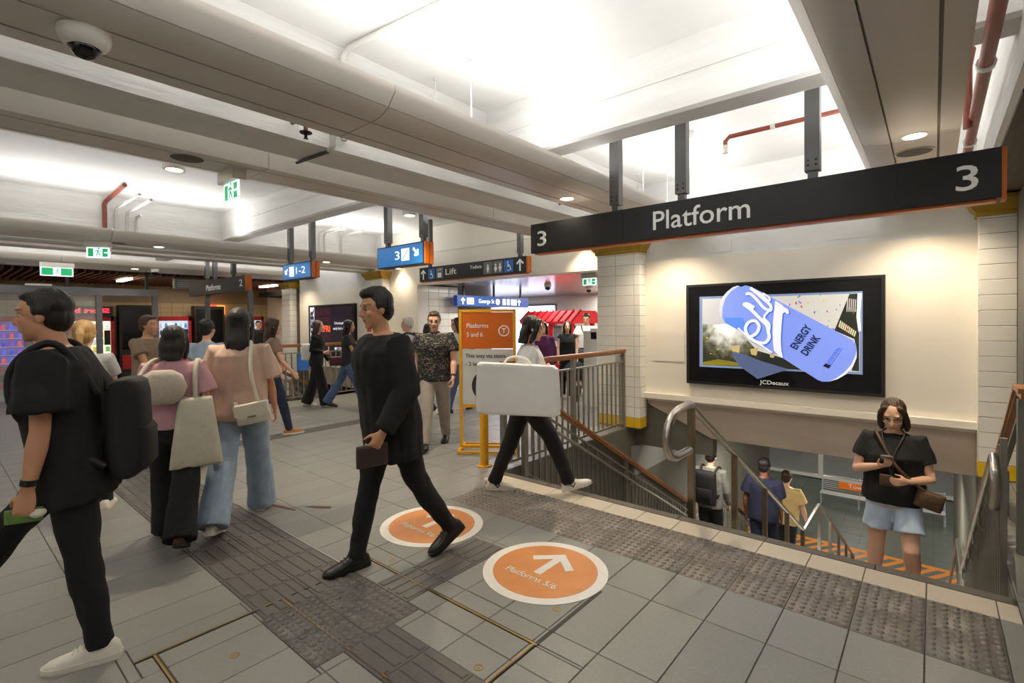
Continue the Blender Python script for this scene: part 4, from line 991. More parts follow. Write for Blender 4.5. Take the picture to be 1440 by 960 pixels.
# exit signs
M_exit = mat('exit_green', srgb(20, 150, 92), .4, emit=.9)
def exit_sign(o, right, label, w=.40, h=.17, arrow=True):
    right = V(right).normalized(); n = right.cross(ZU); o = V(o)
    t = thing('exit_sign', label, 'exit sign', o)
    def bx(u0, u1, z0, z1, d0, d1, m, name):
        MB().add([o+right*u+n*d_+ZU*z for z in (z0, z1) for d_ in (d0, d1) for u in (u0, u1)], [(0, 2, 3, 1), (4, 5, 7, 6), (0, 1, 5, 4), (2, 6, 7, 3), (0, 4, 6, 2), (1, 3, 7, 5)]).build(name, m, t)
    bx(-w/2, w/2, -.085, 0, -.05, .05, M_plast, 'housing')
    bx(-w/2+.01, w/2-.01, -.085-h, -.085, -.006, .006, M_white_lit, 'light_panel')
    bx(-w/2+.03, w/2-.03, -.085-h+.018, -.10, .006, .008, M_exit, 'green_face')
    q = o+n*.008
    bx(-.055, .055, -.085-h+.022, -.104, .008, .009, M_white_lit, 'pictogram_panel')
    q = o+n*.010-ZU*(.085+h-.03)
    for P in ([(-.02, .0), (.0, .045), (.005, .08)], [(.03, .0), (.012, .04), (.0, .05)], [(-.035, .06), (.005, .08), (.035, .055)]): ribbon(t, P, .012, M_exit, q, right, ZU)
    plate(circ2(.012, .105, .012, 12), M_exit, t, q, right, ZU, .001, 'pictogram')
    if arrow: plate(rot2(arrow_poly(.09, .016, .035, .016), -PI/2), M_white_lit, t, o+right*.075+n*.009-ZU*(.085+h*.5), right, ZU, .001, 'arrow')
exit_sign((-4.24, 1.60, BULK), XR, 'white exit sign with running man and arrow hanging from the bulkhead', .30, .15)
exit_sign((-9.2, 1.66, BULK), (.55, .83, 0), 'tilted bright exit sign under the far bulkhead', .30, .15)
exit_sign((-12.9, 1.70, BULK), (0, 1, 0), 'green running man exit sign above the shopfront', .50, .17, False)
exit_sign((-4.72, 7.75, 2.44), XR, 'green exit sign on the passage ceiling beside the tiled column', .30, .13)
# pipes, conduits, rods
def pipe(pts, r, m, label, name='pipe', cat='pipe', joints=()):
    t = thing(name, label, cat, pts[0]); MB().tube(pts, r, 10).build('tube', m, t, smooth=60)
    for p in joints: MB().tube([V(p[0]), V(p[1])], r*1.35, 10).build('coupling', M_pipe, t, smooth=40)
c = CEIL-.03
pipe([(-3.22, 1.97, 2.9), (-3.22, 1.97, c-.06), (-3.17, 1.99, c), (-1.4, 2.2, c)], .022, M_pipe, 'white conduit bending from the beam onto the bright ceiling', 'conduit', 'conduit', [((-3.22, 1.97, 3.4), (-3.22, 1.97, 3.44))])
pipe([(-3.22, 4.66, 2.9), (-3.22, 4.66, c-.06), (-3.17, 4.66, c), (-1.3, 4.66, c)], .014, M_post, 'thin grey conduit behind the Platform sign hangers', 'conduit', 'conduit')
pipe([(-1.62, 5.3, 3.30), (-1.62, 5.3, 3.40), (-1.58, 5.3, 3.44), (.15, 5.3, 3.44)], .022, M_red, 'red sprinkler pipe above the Platform sign', joints=[((-1.62, 5.3, 3.28), (-1.62, 5.3, 3.36)), ((-1.2, 5.3, 3.44), (-1.16, 5.3, 3.44))])
pipe([(.23, .8, 3.07), (.23, 6.85, 3.07)], .035, M_red, 'long brown red pipe along the gap at the top right', joints=[((.23, 4.0, 3.07), (.23, 4.04, 3.07)), ((.23, 5.7, 3.07), (.23, 5.74, 3.07))])
pipe([(.19, 5.05, 3.0), (.19, 5.05, 3.45), (.20, 4.85, 3.5)], .028, M_red, 'short vertical red pipe behind the long one at the top right')
yy = pix(147, 300, X=-9.70).y
pipe([(-9.70, yy, 2.9), (-9.70, yy, 3.44), (-9.68, yy+.02, 3.5), (-8.6, yy+.02, 3.54)], .03, M_red, 'red vertical sprinkler pipe on the far beam')
for k, px in enumerate((163, 178, 191)):
    y_ = pix(px, 300, X=-9.71).y; zt_ = 3.40-.05*k
    pipe([(-9.71, y_, 2.9), (-9.71, y_, zt_-.06), (-9.67, y_, zt_)]+([(-8.4, y_, zt_)] if k < 2 else [(-9.4, y_, zt_)]), .02, M_pipe, ('white vertical conduit next to the red pipe on the far beam', 'middle white vertical conduit on the far beam', 'right white vertical conduit on the far beam')[k], 'conduit', 'conduit')
for k, px in enumerate((449, 457, 480)):
    y_ = pix(px, 345, X=-9.71).y
    pipe([(-9.71, y_, 2.9), (-9.71, y_, 3.42), (-9.66, y_, 3.47), (-8.9, y_, 3.47)], .018, M_pipe, ('thin white conduit left of the pair behind the 1-2 sign', 'thin white conduit right of the pair behind the 1-2 sign', 'white conduit nearest the blue 3 sign')[k], 'conduit', 'conduit')
rods = [(612, 113, -3.05), (662, 90, -3.0), (897, 250, -3.1), (904, 222, -2.9), (938, 242, -2.4)]
for k, (px, py, X_) in enumerate(rods):
    p = pix(px, py, Z=c); p = V((p.x, p.y, c))
    MB().tube([p, V((p.x, p.y, 2.95))], .006, 6).tube([p, p+V((0, 0, .02))], .016, 8).build('threaded_rod', M_pipe, label=('threaded hanger rod left of the pair in the near coffer', 'threaded hanger rod right of the pair in the near coffer', 'threaded rod left in the coffer behind the Platform sign', 'middle threaded rod in the coffer behind the Platform sign', 'threaded rod right in the coffer behind the Platform sign')[k], category='rod')
t = thing('sprinkler_head', 'dark sprinkler head hanging between the two near bulkheads', 'sprinkler', (-3.1, 1.6, 2.85))
p = pix(430, 186, X=-3.08); MB().tube([V((-3.27, p.y, 2.93)), V((p.x, p.y, 2.93)), p], .014, 8).build('drop_pipe', M_red, t); MB().lathe([(.04, 0), (.038, -.006), (.01, -.01), (.01, -.035), (.016, -.04)], p, 16).build('escutcheon', M_black, t)
p = pix(468, 205, X=-3.2); q = pix(424, 230, Z=2.74)
t = thing('conduit', 'white conduit stub with dark rod under the concrete beam', 'conduit', p)
MB().tube([p+V((0, 0, .2)), p, p+V((-.04, 0, -.03))], .022, 10).build('tube', M_pipe, t, smooth=50); MB().tube([p+V((-.03, 0, -.03)), V((-3.62, p.y-.05, p.z-.04))], .012, 8).build('rod', M_post, t)
p = pix(967, 190, Z=c)
t = thing('smoke_detector', 'small white detector on the ceiling above the Platform sign', 'detector', (p.x, p.y, c)); MB().lathe([(.05, .03), (.05, 0), (.035, -.035), (.0, -.04)], (p.x, p.y, c), 20).build('head', M_plast, t, smooth=50); MB().lathe([(.065, .03), (.065, .015)], (p.x, p.y, c), 20).build('base', M_plast, t)
t = thing('wall_camera', 'small black camera on a steel plate left of the screen', 'camera', (-3.24, 6.93, 1.2))
p = pix(903, 528, Y=6.93); MB().box(p.x-.05, p.x+.05, 6.915, 6.935, p.z-.05, p.z+.05).build('plate', M_steel, t); MB().lathe([(.03, 0), (.03, .03), (.02, .035)], n=16, M=Matrix.Translation((p.x-.01, 6.916, p.z)) @ Matrix.Rotation(PI/2, 4, 'X')).build('lens', M_black, t)
# steel jamb at the right and the lamp box beyond
t = thing('steel_jamb', 'tall grey steel jamb at the far right edge', 'jamb', (.62, 6.3, 0))
MB().box(.60, .75, 6.2, 6.62, 0, 2.74).build('body', mat('jamb_grey', srgb(104, 100, 94), .45, .2), t)
t = thing('batten_light', 'cream batten light at the upper right edge', 'light', (.62, 4.9, 2.5)); MB().prism([(.60, 2.49), (.72, 2.49), (.72, 2.58), (.64, 2.60)], 'Y', 4.6, 5.6).build('body', M_plast, t)
for y in (4.8, 5.4): MB().box(.65, .69, y-.02, y+.02, 2.57, 2.79).build('stem', M_post, t)
# ================================================================== SHOPS ON THE LEFT, PASSAGE FURNITURE
t = thing('shopfront_frame', 'grey glazed shopfront frame at the far left', 'shopfront', (-14, 1.5, 0))
M_alu = mat('grey_aluminium', srgb(120, 120, 124), .35, .6)
MB().box(-14.06, -13.94, -3.0, 3.62, 2.25, 2.41).build('header', M_alu, t)
for y in (-1.4, .6, 2.52, 3.55): MB().box(-14.05, -13.95, y-.05, y+.05, 0, 2.25).build('post', M_alu, t)
for (a, c_) in ((-1.35, .55), (.65, 2.47)): MB().box(-14.005, -13.995, a, c_, .1, 2.25).build('glass_pane', M_glass, t)
for y in (.9, 2.0, 3.4): MB().box(-14.03, -13.97, y-.03, y+.03, 2.41, 3.0).build('hanger', M_black, t)
MB().box(-13.96, -13.88, 1.35, 1.75, 2.41, 2.45).build('sensor', M_plast, t)
def vending(y, w, label, hue):
    t = thing('vending_machine', label, 'vending machine', (-17.5, y, 0)); x0, x1 = -18.0+.05, -17.25
    mr = mat('vending_red', srgb(176, 28, 34), .35)
    b = MB().box(x0, x1-.1, y-w/2, y+w/2, 0.05, 1.83); b.build('cabinet', mr, t)
    for (a, c_, z0, z1) in ((y-w/2, y-w/2+.07, .05, 1.83), (y+w/2-.07, y+w/2, .05, 1.83), (y-w/2, y+w/2, .05, .62), (y-w/2, y+w/2, 1.70, 1.83)): MB().box(x1-.1, x1, a, c_, z0, z1).build('door_frame', mr, t)
    MB().box(x1-.1, x1-.09, y-w/2+.07, y+w/2-.07, .62, 1.70).build('lit_back', mat('vending_lit_%d' % hue, (srgb(96, 86, 190), srgb(226, 236, 220), srgb(200, 220, 240))[hue], .5, emit=(.35, 1.0, .8)[hue]), t)
    MB().box(x1-.02, x1, y-w*.3, y+w*.1, .22, .40).build('delivery_flap', M_black, t)
    pal = ([srgb(60, 40, 200), srgb(140, 40, 200), srgb(220, 40, 90), srgb(90, 90, 230)], [srgb(230, 200, 60), srgb(230, 230, 220), srgb(120, 180, 70), srgb(240, 150, 40)], [srgb(180, 190, 200), srgb(90, 120, 180), srgb(220, 220, 220), srgb(60, 70, 90)])[hue]
    for r in range(5):
        z = .66+.205*r; MB().box(x1-.09, x1-.03, y-w/2+.07, y+w/2-.07, z, z+.015).build('shelf', M_plast, t)
        n = 6
        for k in range(n):
            yy_ = y-w/2+.07+(w-.14)*(k+.5)/n
            o_ = MB().lathe([(.035, 0), (.038, .09), (.016, .12), (.016, .145)], (x1-.06, yy_, z+.016), 8).build('product_%s' % ('bottle' if hue == 0 else 'packet'), mat('product_%d_%d' % (hue, (r+k) % 4), pal[(r*2+k) % 4], .4, emit=.7), t) if hue != 1 else MB().box(x1-.075, x1-.04, yy_-.045, yy_+.045, z+.016, z+.14).build('product_packet', mat('product_%d_%d' % (hue, (r+k) % 4), pal[(r*2+k) % 4], .4, emit=.7), t)
            o_.name = 'bottle' if hue != 1 else 'snack_packet'
    MB().box(x1, x1+.01, y+w/2-.22, y+w/2-.09, 1.05, 1.45).build('keypad', M_black, t)
    return t
vending(2.95, .95, 'red vending machine with bright snack packets behind the shopfront', 1)
vending(1.35, 1.0, 'red vending machine glowing purple at the left edge', 0)
vending(4.85, .9, 'pale lit vending machine between the black panels', 2)
vending(7.0, .9, 'lit drinks machine beside the orange glowing sign', 2)
for (y0, y1, lab) in ((3.55, 4.35, 'black panel right of the snack vending machine'), (5.4, 6.25, 'black panel right of the pale vending machine')):
    t = thing('black_panel', lab, 'panel', (-17.3, (y0+y1)/2, 0)); MB().box(-17.6, -17.3, y0, y1, 0.0, 2.15).build('body', M_black, t); MB().box(-17.3, -17.29, y0+.06, y1-.06, .9, 2.05).build('front', M_black_gl, t)
    MB().box(-17.3, -17.28, y0+.05, y1-.1, .35, .75).build('lower_panel', mat('red_poster', srgb(170, 30, 34), .5), t)
t = thing('led_sign', 'red mirrored LED lettering above the snack vending machine', 'sign', (-17.2, 2.9, 1.95))
text('Short bed', mat('led_red', srgb(255, 40, 60), .4, emit=3), t, (-17.2, 3.32, 1.93), (0, 1, 0), ZU, .12, .95, .02, mirror=True)
MB().box(-17.9, -17.205, 2.3, 3.4, 1.83, 2.10).build('backing', M_black, t)
t = thing('light_box', 'orange and red glowing shop sign on the cream wall', 'sign', (-17.95, 6.2, 1.9))
MB().box(-17.98, -17.9, 6.0, 6.22, 1.9, 2.2).build('red_face', mat('glow_red', srgb(255, 60, 50), .4, emit=2), t); MB().box(-17.98, -17.9, 6.26, 6.48, 1.9, 2.2).build('orange_face', mat('glow_orange', srgb(255, 150, 60), .4, emit=2), t)
t = thing('air_conditioner', 'grey air grille in the dark ceiling over the shops', 'air grille', (-14.2, 4.6, 2.5))
MB().box(-14.3, -14.15, 4.0, 5.6, 2.48, 2.72).build('body', M_grey, t)
for k in range(4): MB().box(-14.15, -14.14, 4.06, 5.54, 2.51+.05*k, 2.54+.05*k).build('slat', M_bulkd, t)
for (x, y) in ((-15.5, 3.3), (-15.8, 5.4), (-15.4, 6.8)):
    t = thing('strip_light', {3.3: 'warm strip light in the slatted ceiling above the vending machines', 5.4: 'warm strip light above the Platforms sign', 6.8: 'warm strip light right of the Platforms sign'}[y], 'light', (x, y, 2.74)); MB().box(x-.5, x+.5, y-.06, y+.06, 2.70, 2.74).build('diffuser', M_lampw, t); MB().box(x-.53, x+.53, y-.08, y+.08, 2.74, 2.77).build('housing', M_plast, t)
t = thing('wall_poster', 'narrow white poster frame on the cream wall', 'poster', (-17.9, 9, 1.4))
MB().box(-13.6, -13.4, 7.86, 7.9, .8, 1.9).build('panel', M_plast, t)
# --- red kiosk in the passage
kx, ky = -7.7, 11.2
t = thing('kiosk_cart', 'red gabled kiosk cart with glass sides in the passage', 'kiosk', (kx, ky, 0))
mr = mat('kiosk_red', srgb(190, 22, 32), .8, emit=.2)
for sx in (-.65, 0, .65):
    for sy in (-.5, .5): MB().box(kx+sx-.05, kx+sx+.05, ky+sy-.05, ky+sy+.05, .0, 1.55).build('post', mr, t)
MB().box(kx-.7, kx+.7, ky-.55, ky+.55, .1, .75).build('base', mr, t)
MB().prism([(ky-.75, 1.52), (ky+.75, 1.52), (ky+.75, 1.58), (ky+.35, 1.85), (ky-.35, 1.85), (ky-.75, 1.58)], 'X', kx-.85, kx+.85).build('roof', mr, t)
for k in range(9): MB().beam((kx-.85+.21*k, ky-.76, 1.59), (kx-.85+.21*k, ky-.35, 1.87), .03, .03).build('roof_rib', mat('kiosk_dark_red', srgb(130, 12, 22), .9, spec=.1), t)
for sx in (-.33, .33): MB().box(kx+sx-.27, kx+sx+.27, ky-.52, ky-.51, .75, 1.5).build('glass_pane', M_glass, t)
MB().box(kx-.6, kx+.6, ky-.2, ky+.45, .75, 1.45).build('stock', mat('kiosk_stock', srgb(36, 24, 26), .5, var=.4, vscale=20), t)
for k in range(8): MB().box(kx-.58+.15*k, kx-.47+.15*k, ky-.25, ky-.2, .9+.2*(k % 3), 1.05+.2*(k % 3)).build('goods', mat('goods_%d' % (k % 3), (srgb(230, 230, 225), srgb(60, 90, 190), srgb(230, 190, 60))[k % 3], .4, emit=.3), t)
t = thing('lit_panel', 'bright white lit panel behind the orange notice board', 'panel', (-9.5, 13.5, 1.1))
MB().box(-12.4, -9.6, 13.5, 13.58, .2, 2.1).build('face', mat('panel_white', srgb(216, 222, 250), .4, emit=3.0), t); MB().box(-12.45, -9.55, 13.56, 13.6, .15, 2.15).build('frame', M_post, t)
# --- stroller
sx, sy = pix(812, 560, Z=0).x, pix(812, 560, Z=0).y
t = thing('stroller', 'black pushchair held by the man in the white tee', 'stroller', (sx, sy, 0))
for dx in (-.22, .22):
    MB().tube([(sx+dx, sy-.35, .12), (sx+dx, sy+.1, .55), (sx+dx, sy+.42, 1.0)], .014, 8).build('frame_tube', M_black, t); MB().tube([(sx+dx, sy+.35, .1), (sx+dx, sy-.05, .6)], .014, 8).build('frame_tube', M_black, t)
    for dy, r in ((-.38, .09), (.36, .12)): MB().lathe([(r, -.02), (r, .02), (r*.5, .015), (r*.5, -.015)], n=18, M=Matrix.Translation((sx+dx, sy+dy, r)) @ Matrix.Rotation(PI/2, 4, 'Y')).build('wheel', M_black, t)
MB().tube([(sx-.22, sy+.42, 1.0), (sx+.22, sy+.42, 1.0)], .018, 8).build('push_bar', M_black, t)
MB().ell((sx, sy-.02, .58), (.24, .34, .22)).build('seat', mat('stroller_cloth', srgb(34, 34, 38), .8), t, smooth=60); MB().ell((sx, sy+.12, .84), (.24, .24, .17)).build('hood', mat('stroller_cloth', (0, 0, 0)), t, smooth=60)
# --- blue notice by the far barrier
t = thing('wall_sign', 'blue notice on the far stair barrier', 'sign', (-10.0, 4.9, .8))
MB().box(-10.03, -10.0, 5.0, 5.22, .62, .95).build('panel', M_blue, t)
# ================================================================== PEOPLE
HR = V((math.cos(YAW), math.sin(YAW), 0)); HA = V((-math.sin(YAW), math.cos(YAW), 0))
def remesh(mb, voxel, smooth=3, fac=.5):
    me = mb.mesh('tmp'); o = bpy.data.objects.new('tmp', me); COL.objects.link(o)
    m = o.modifiers.new('r', 'REMESH'); m.mode = 'VOXEL'; m.voxel_size = voxel; m.adaptivity = 0
    if smooth: q = o.modifiers.new('s', 'SMOOTH'); q.factor = fac; q.iterations = smooth
    dg = bpy.context.evaluated_depsgraph_get(); out = bpy.data.meshes.new_from_object(o.evaluated_get(dg))
    bpy.data.objects.remove(o, do_unlink=True); bpy.data.meshes.remove(me)
    out.polygons.foreach_set('use_smooth', [True]*len(out.polygons)); return out
def fold(me, amp, sc=(9, 9, 4), seed=0, zlo=None):
    me.update(); nr = [v.normal.copy() for v in me.vertices]
    for v, n in zip(me.vertices, nr):
        p = V((v.co.x*sc[0]+seed, v.co.y*sc[1], v.co.z*sc[2]+seed*.7))
        d = abs(noise.noise(p))*1.6-.35+.5*noise.noise(p*2.3)
        v.co += n*(d*amp)
def skin_mat(name, tone):
    if name in MATS: return MATS[name]
    m = mat(name, tone, .5); nt = m.node_tree; a = nt.nodes.new('ShaderNodeVertexColor'); a.layer_name = 'Col'
    nt.links.new(a.outputs[0], nt.nodes['Principled BSDF'].inputs['Base Color']); nt.nodes['Principled BSDF'].inputs['Subsurface Weight'].default_value = .08
    return m
TONES = {'light': srgb(226, 178, 150), 'tan': srgb(204, 150, 116), 'mid': srgb(182, 126, 94), 'dark': srgb(120, 78, 56)}
def cloth(name, col, var=.08, bump=.25, bs=320, rough=.85): return mat('cloth_'+name, col, rough, var=var, vscale=14, bump=bump, bscale=bs)
def hairm(name, col): return mat('hair_'+name, col, .45, var=.25, vscale=40, bump=.5, bscale=90, stretch=(1, 1, .12))
M_hair = hairm('black', srgb(24, 19, 18)); M_hairb = hairm('brown', srgb(64, 42, 28)); M_hairl = hairm('blond', srgb(168, 134, 84)); M_hairg = hairm('white', srgb(206, 200, 190))
C_black = cloth('black', srgb(20, 20, 22)); C_char = cloth('charcoal', srgb(40, 42, 46)); C_white = cloth('white', srgb(226, 224, 218)); C_jeans = cloth('jeans', srgb(74, 94, 130), .18); C_ljeans = cloth('light_jeans', srgb(150, 168, 188), .14); C_djeans = cloth('dark_jeans', srgb(34, 42, 66), .14)
def floral():
    if 'cloth_floral' in MATS: return MATS['cloth_floral']
    m = mat('cloth_floral', srgb(24, 26, 30), .8); nt = m.node_tree; N = nt.nodes.new; L = nt.links.new
    tc = N('ShaderNodeTexCoord'); mp = N('ShaderNodeMapping'); mp.inputs['Scale'].default_value = (9, 9, 15); mp.inputs['Rotation'].default_value = (.3, .5, .6); L(tc.outputs['Object'], mp.inputs[0])
    n = N('ShaderNodeTexNoise'); n.inputs['Scale'].default_value = 1.6; n.inputs['Detail'].default_value = 3; n.inputs['Distortion'].default_value = 2.2; L(mp.outputs[0], n.inputs['Vector'])
    r = N('ShaderNodeValToRGB'); e = r.color_ramp.elements; e[0].position = .57; e[0].color = (*srgb(24, 26, 32), 1); e[1].position = .60; e[1].color = (*srgb(140, 138, 118), 1)
    x = e.new(.64); x.color = (*srgb(92, 98, 76), 1); x = e.new(.68); x.color = (*srgb(150, 60, 74), 1); x = e.new(.71); x.color = (*srgb(24, 26, 32), 1)
    L(n.outputs[0], r.inputs[0]); L(r.outputs[0], nt.nodes['Principled BSDF'].inputs['Base Color']); return m
SOLE_W = mat('sole_white', srgb(214, 208, 196), .6, var=.06, vscale=30); SOLE_D = mat('sole_dark', srgb(34, 30, 28), .7)
SH_white = mat('shoe_white', srgb(224, 218, 206), .55, var=.05, vscale=25); SH_black = mat('shoe_black', srgb(18, 18, 19), .4); SH_tan = mat('shoe_tan', srgb(176, 116, 52), .7, var=.1); SH_brown = mat('shoe_brown', srgb(96, 52, 34), .5, var=.1)

def person(label, loc, heading, h=1.7, sex='m', legs=((22, 5, 0), (-20, 12, 18)), arms=((-18, 8, 12), (18, 8, 20)), lean=3, head=(0, 0), girth=1.0,
           tone='light', hair=('short', None), top=None, top_len=.86, sleeve=.55, sleeve_r=1.0, top_ease=.018, bottom=None, bot='straight', shoes=(SH_white, SOLE_W), vox=.011, curl=35, fold_amp=.006, extra=None, group=None, spread=0, laces=False, collar=False, headk=1.0):
    """legs = (left,right) of (thigh forward, knee bend, toe-down pitch); arms = (left,right) of (swing, abduct, elbow) or ((elbow),(wrist)) in a 1.75 m frame; +Y is forward"""
    S = h/1.75; fem = sex == 'f'; hd = V(heading).normalized(); th = math.atan2(hd.y, hd.x)-PI/2
    hipx = .092 if fem else .088; out = {}
    # --- legs
    joints = {}
    low = 1e9
    for i, sg in ((0, -1), (1, 1)):
        t_, k_, p_ = [rad(a) for a in legs[i]]; sp = rad(spread)
        Hj = V((sg*hipx, 0, 0)); K = Hj+V((sg*math.sin(sp)*.43, math.sin(t_)*.43, -math.cos(t_)*.43)); A = K+V((sg*math.sin(sp)*.42, math.sin(t_-k_)*.42, -math.cos(t_-k_)*.42))
        Rf = Matrix.Rotation(-p_, 3, 'X'); pts = [A+Rf @ V((0, -.07, -.085)), A+Rf @ V((0, .14, -.085)), A+Rf @ V((0, .19, -.075))]
        low = min(low, min(q.z for q in pts)); joints[i] = (Hj, K, A, Rf)
    hz = -low; up = V((0, 0, hz))
    for i in joints: Hj, K, A, Rf = joints[i]; joints[i] = (Hj+up, K+up, A+up, Rf)
    # --- torso frame: neutral pelvis at .93
    PV = V((0, 0, hz)); RL = Matrix.Rotation(-rad(lean), 3, 'X')
    def T(p): q = V(p)-V((0, 0, .93)); return PV+RL @ q
    g = girth
    if fem: TR = [(.84, .155, .105, 0), (.90, .172, .115, -.005), (.97, .165, .108, 0), (1.08, .130, .092, .005), (1.18, .135, .098, .008), (1.29, .150, .115, .015), (1.37, .150, .098, .0), (1.43, .118, .078, -.008), (1.465, .065, .06, -.012)]
    else: TR = [(.84, .150, .105, 0), (.90, .165, .112, -.002), (.97, .160, .108, 0), (1.08, .150, .102, .005), (1.20, .162, .110, .008), (1.31, .180, .118, .008), (1.38, .182, .105, .0), (1.44, .140, .085, -.008), (1.475, .07, .065, -.012)]
    def torso(b, z0, z1, e, n=22, hem=0):
        R = []
        def at(z):
            for j in range(len(TR)-1):
                if TR[j][0] <= z <= TR[j+1][0]:
                    u = (z-TR[j][0])/(TR[j+1][0]-TR[j][0]); return [TR[j][k]*(1-u)+TR[j+1][k]*u for k in range(4)]
            return TR[0] if z < TR[0][0] else TR[-1]
        zs = [z0]+[r[0] for r in TR if z0+.02 < r[0] < z1-.01]+[z1]
        if hem: mn = max(at(z)[1] for z in zs)
        for z in zs:
            _, wx, wy, oy = at(z); gg = g if z < 1.34 else 1+(g-1)*.5
            ex = e*(1 if z < 1.4 else .6)
            wx, wy = wx*gg+ex, wy*gg*(1.08 if g > 1.1 and z < 1.3 else 1)+ex
            if hem and z < 1.3: wx = max(wx, mn*gg*.94+ex)
            R.append([T((wx*math.copysign(abs(math.cos(2*PI*j/n))**.82, math.cos(2*PI*j/n)), oy+wy*math.copysign(abs(math.sin(2*PI*j/n))**.9, math.sin(2*PI*j/n)), z)) for j in range(n)])
        b.rings(R)
    # --- arms
    shx = .158 if fem else .180; ar = (.86 if fem else 1.0)*(1+(g-1)*.7); AJ = {}
    for i, sg in ((0, -1), (1, 1)):
        s_ = V((sg*shx*(1+(g-1)*.5), -.008, 1.405)); a = arms[i]
        if hasattr(a[0], '__len__'): E, Wp = T(a[0]), T(a[1]); P0 = T(s_)
        else:
            sw, ab, el = [rad(q) for q in a]; d1 = V((sg*math.sin(ab), math.sin(sw)*math.cos(ab), -math.cos(sw)*math.cos(ab))); P0 = T(s_)
            E = P0+d1*.285; d2 = V((sg*math.sin(ab)*.3-sg*.1*math.sin(el), math.sin(sw+el), -math.cos(sw+el))).normalized(); Wp = E+d2*.25
        AJ[i] = (P0, E, Wp)
    # --- head frame
    nb = T((0, -.012, 1.45)); hc = T((0, .012, 1.625)); Rh = Matrix.Rotation(rad(head[0]), 3, 'Z') @ Matrix.Rotation(-rad(lean*.5+head[1]), 3, 'X')
    hc = hc+V((0, .0004*head[1], -.0003*abs(head[1])))
    HM = Matrix.Translation(hc) @ Rh.to_4x4() @ Matrix.Scale(headk, 4)
    b = MB()
    torso(b, .84, 1.475, -.012)
    b.tube([nb-V((0, 0, .05)), nb, hc+Rh @ V((0, -.012, -.05))], [.066, .053*(1.0 if not fem else .88), .05*(1.0 if not fem else .9)], 14)
    def hp(x, y, z): return HM @ V((x, y, z))
    def he(c, r, n=14, m_=9): b.ell(hp(*c), [x*headk for x in r], n, m_, M=Rh.to_4x4())
    fw = .94 if fem else 1.0
    he((0, -.010, .030), (.075, .094, .090), 20, 13); he((0, .022, -.040), (.060*fw, .066, .076), 18, 11); he((0, .062, -.098), (.026*fw, .020, .018)); he((0, .0, -.06), (.056*fw, .055, .055))
    b.tube([hp(0, .084, .018), hp(0, .096, -.008), hp(0, .102, -.026), hp(0, .090, -.034)], [.008, .0100, .0130, .010], 10, rnd=True)
    for sg in (-1, 1):
        he((sg*.010, .094, -.029), (.009, .009, .007), 8, 6); he((sg*.030, .075, .034), (.024, .014, .008), 10, 6)
        he((sg*.042, .064, -.020), (.020, .016, .016), 10, 6); he((sg*.076, -.008, -.008), (.009, .018, .031), 10, 8); he((sg*.031, .071, .010), (.0135, .0125, .0105), 10, 7)
    he((0, .083, -.058), (.022, .0095, .006), 12, 6); he((0, .080, -.067), (.019, .010, .0065), 12, 6)
    # limbs
    for i, sg in ((0, -1), (1, 1)):
        P0, E, Wp = AJ[i]
        b.tube([P0, P0.lerp(E, .35), P0.lerp(E, .8), E, E.lerp(Wp, .3), E.lerp(Wp, .75), Wp], [.050*ar, .047*ar, .039*ar, .037*ar, .040*ar, .030*ar, .0245*ar], 12, rnd=True)
        d = (Wp-E).normalized(); inn = V((-sg, 0, 0))
        if extra and ('palm%d' % i) in extra: inn = V(extra['palm%d' % i])
        nrm = (inn-d*inn.dot(d)).normalized(); side = d.cross(nrm)*sg   # towards the thumb
        hs = .92 if fem else 1.0
        R = []
        for (u, ww, tt) in ((-.015, .022, .018), (.02, .032, .016), (.055, .040, .0145), (.088, .040, .011), (.098, .036, .007)):
            c_ = Wp+d*u*hs; R.append([c_+side*(ww*hs*math.cos(2*PI*j/12))+nrm*(tt*hs*math.sin(2*PI*j/12)) for j in range(12)])
        b.rings(R)
        cu = curl[i] if hasattr(curl, '__len__') else curl
        for f_, (off, L_) in enumerate(((.030, .070), (.010, .080), (-.010, .075), (-.029, .058))):
            p = Wp+d*.088*hs+side*off*hs; dd = d.copy(); P = [p-d*.01, p]; a_ = 0
            for k, fr in enumerate((.42, .32, .26)):
                a_ += rad(cu*(1 if k else .7)); dd = d*math.cos(a_)+nrm*math.sin(a_); p = p+dd*L_*fr*hs; P.append(p)
            b.tube(P, [.0092*hs, .0092*hs, .0085*hs, .0078*hs, .0068*hs], 8, rnd=True)
        p = Wp+d*.03*hs+side*.026*hs+nrm*.006; t1 = (d*.62+side*.62+nrm*.42).normalized(); t2 = (d*.85+side*.2+nrm*(.3+cu/120)).normalized()
        b.tube([p-t1*.012, p+t1*.032*hs, p+t1*.032*hs+t2*.026*hs, p+t1*.032*hs+t2*.048*hs], [.013*hs, .0105*hs, .0095*hs, .0075*hs], 8, rnd=True)
        Hj, K, A, Rf = joints[i]; lg = 1+(g-1)*.8
        b.tube([Hj+V((0, 0, .06)), Hj, Hj.lerp(K, .35), Hj.lerp(K, .8), K, K.lerp(A, .3)+V((0, -.008, 0)), K.lerp(A, .7), A, A+V((0, 0, -.03))], [.075*lg, .080*lg, .074*lg, .056*lg, .052*lg, .053*lg, .038*lg, .034, .034], 14, rnd=True)
        b.tube([A+Rf @ V((0, -.03, -.04)), A+Rf @ V((0, .06, -.05)), A+Rf @ V((0, .14, -.06))], [.032, .032, .022], 10, rnd=True)
        out[('L', 'R')[i]+'h'] = Wp+d*.10*hs+nrm*.02; out[('L', 'R')[i]+'w'] = Wp; out[('L', 'R')[i]+'e'] = E; out[('L', 'R')[i]+'s'] = P0; out[('L', 'R')[i]+'d'] = d; out[('L', 'R')[i]+'n'] = nrm; out[('L', 'R')[i]+'side'] = side
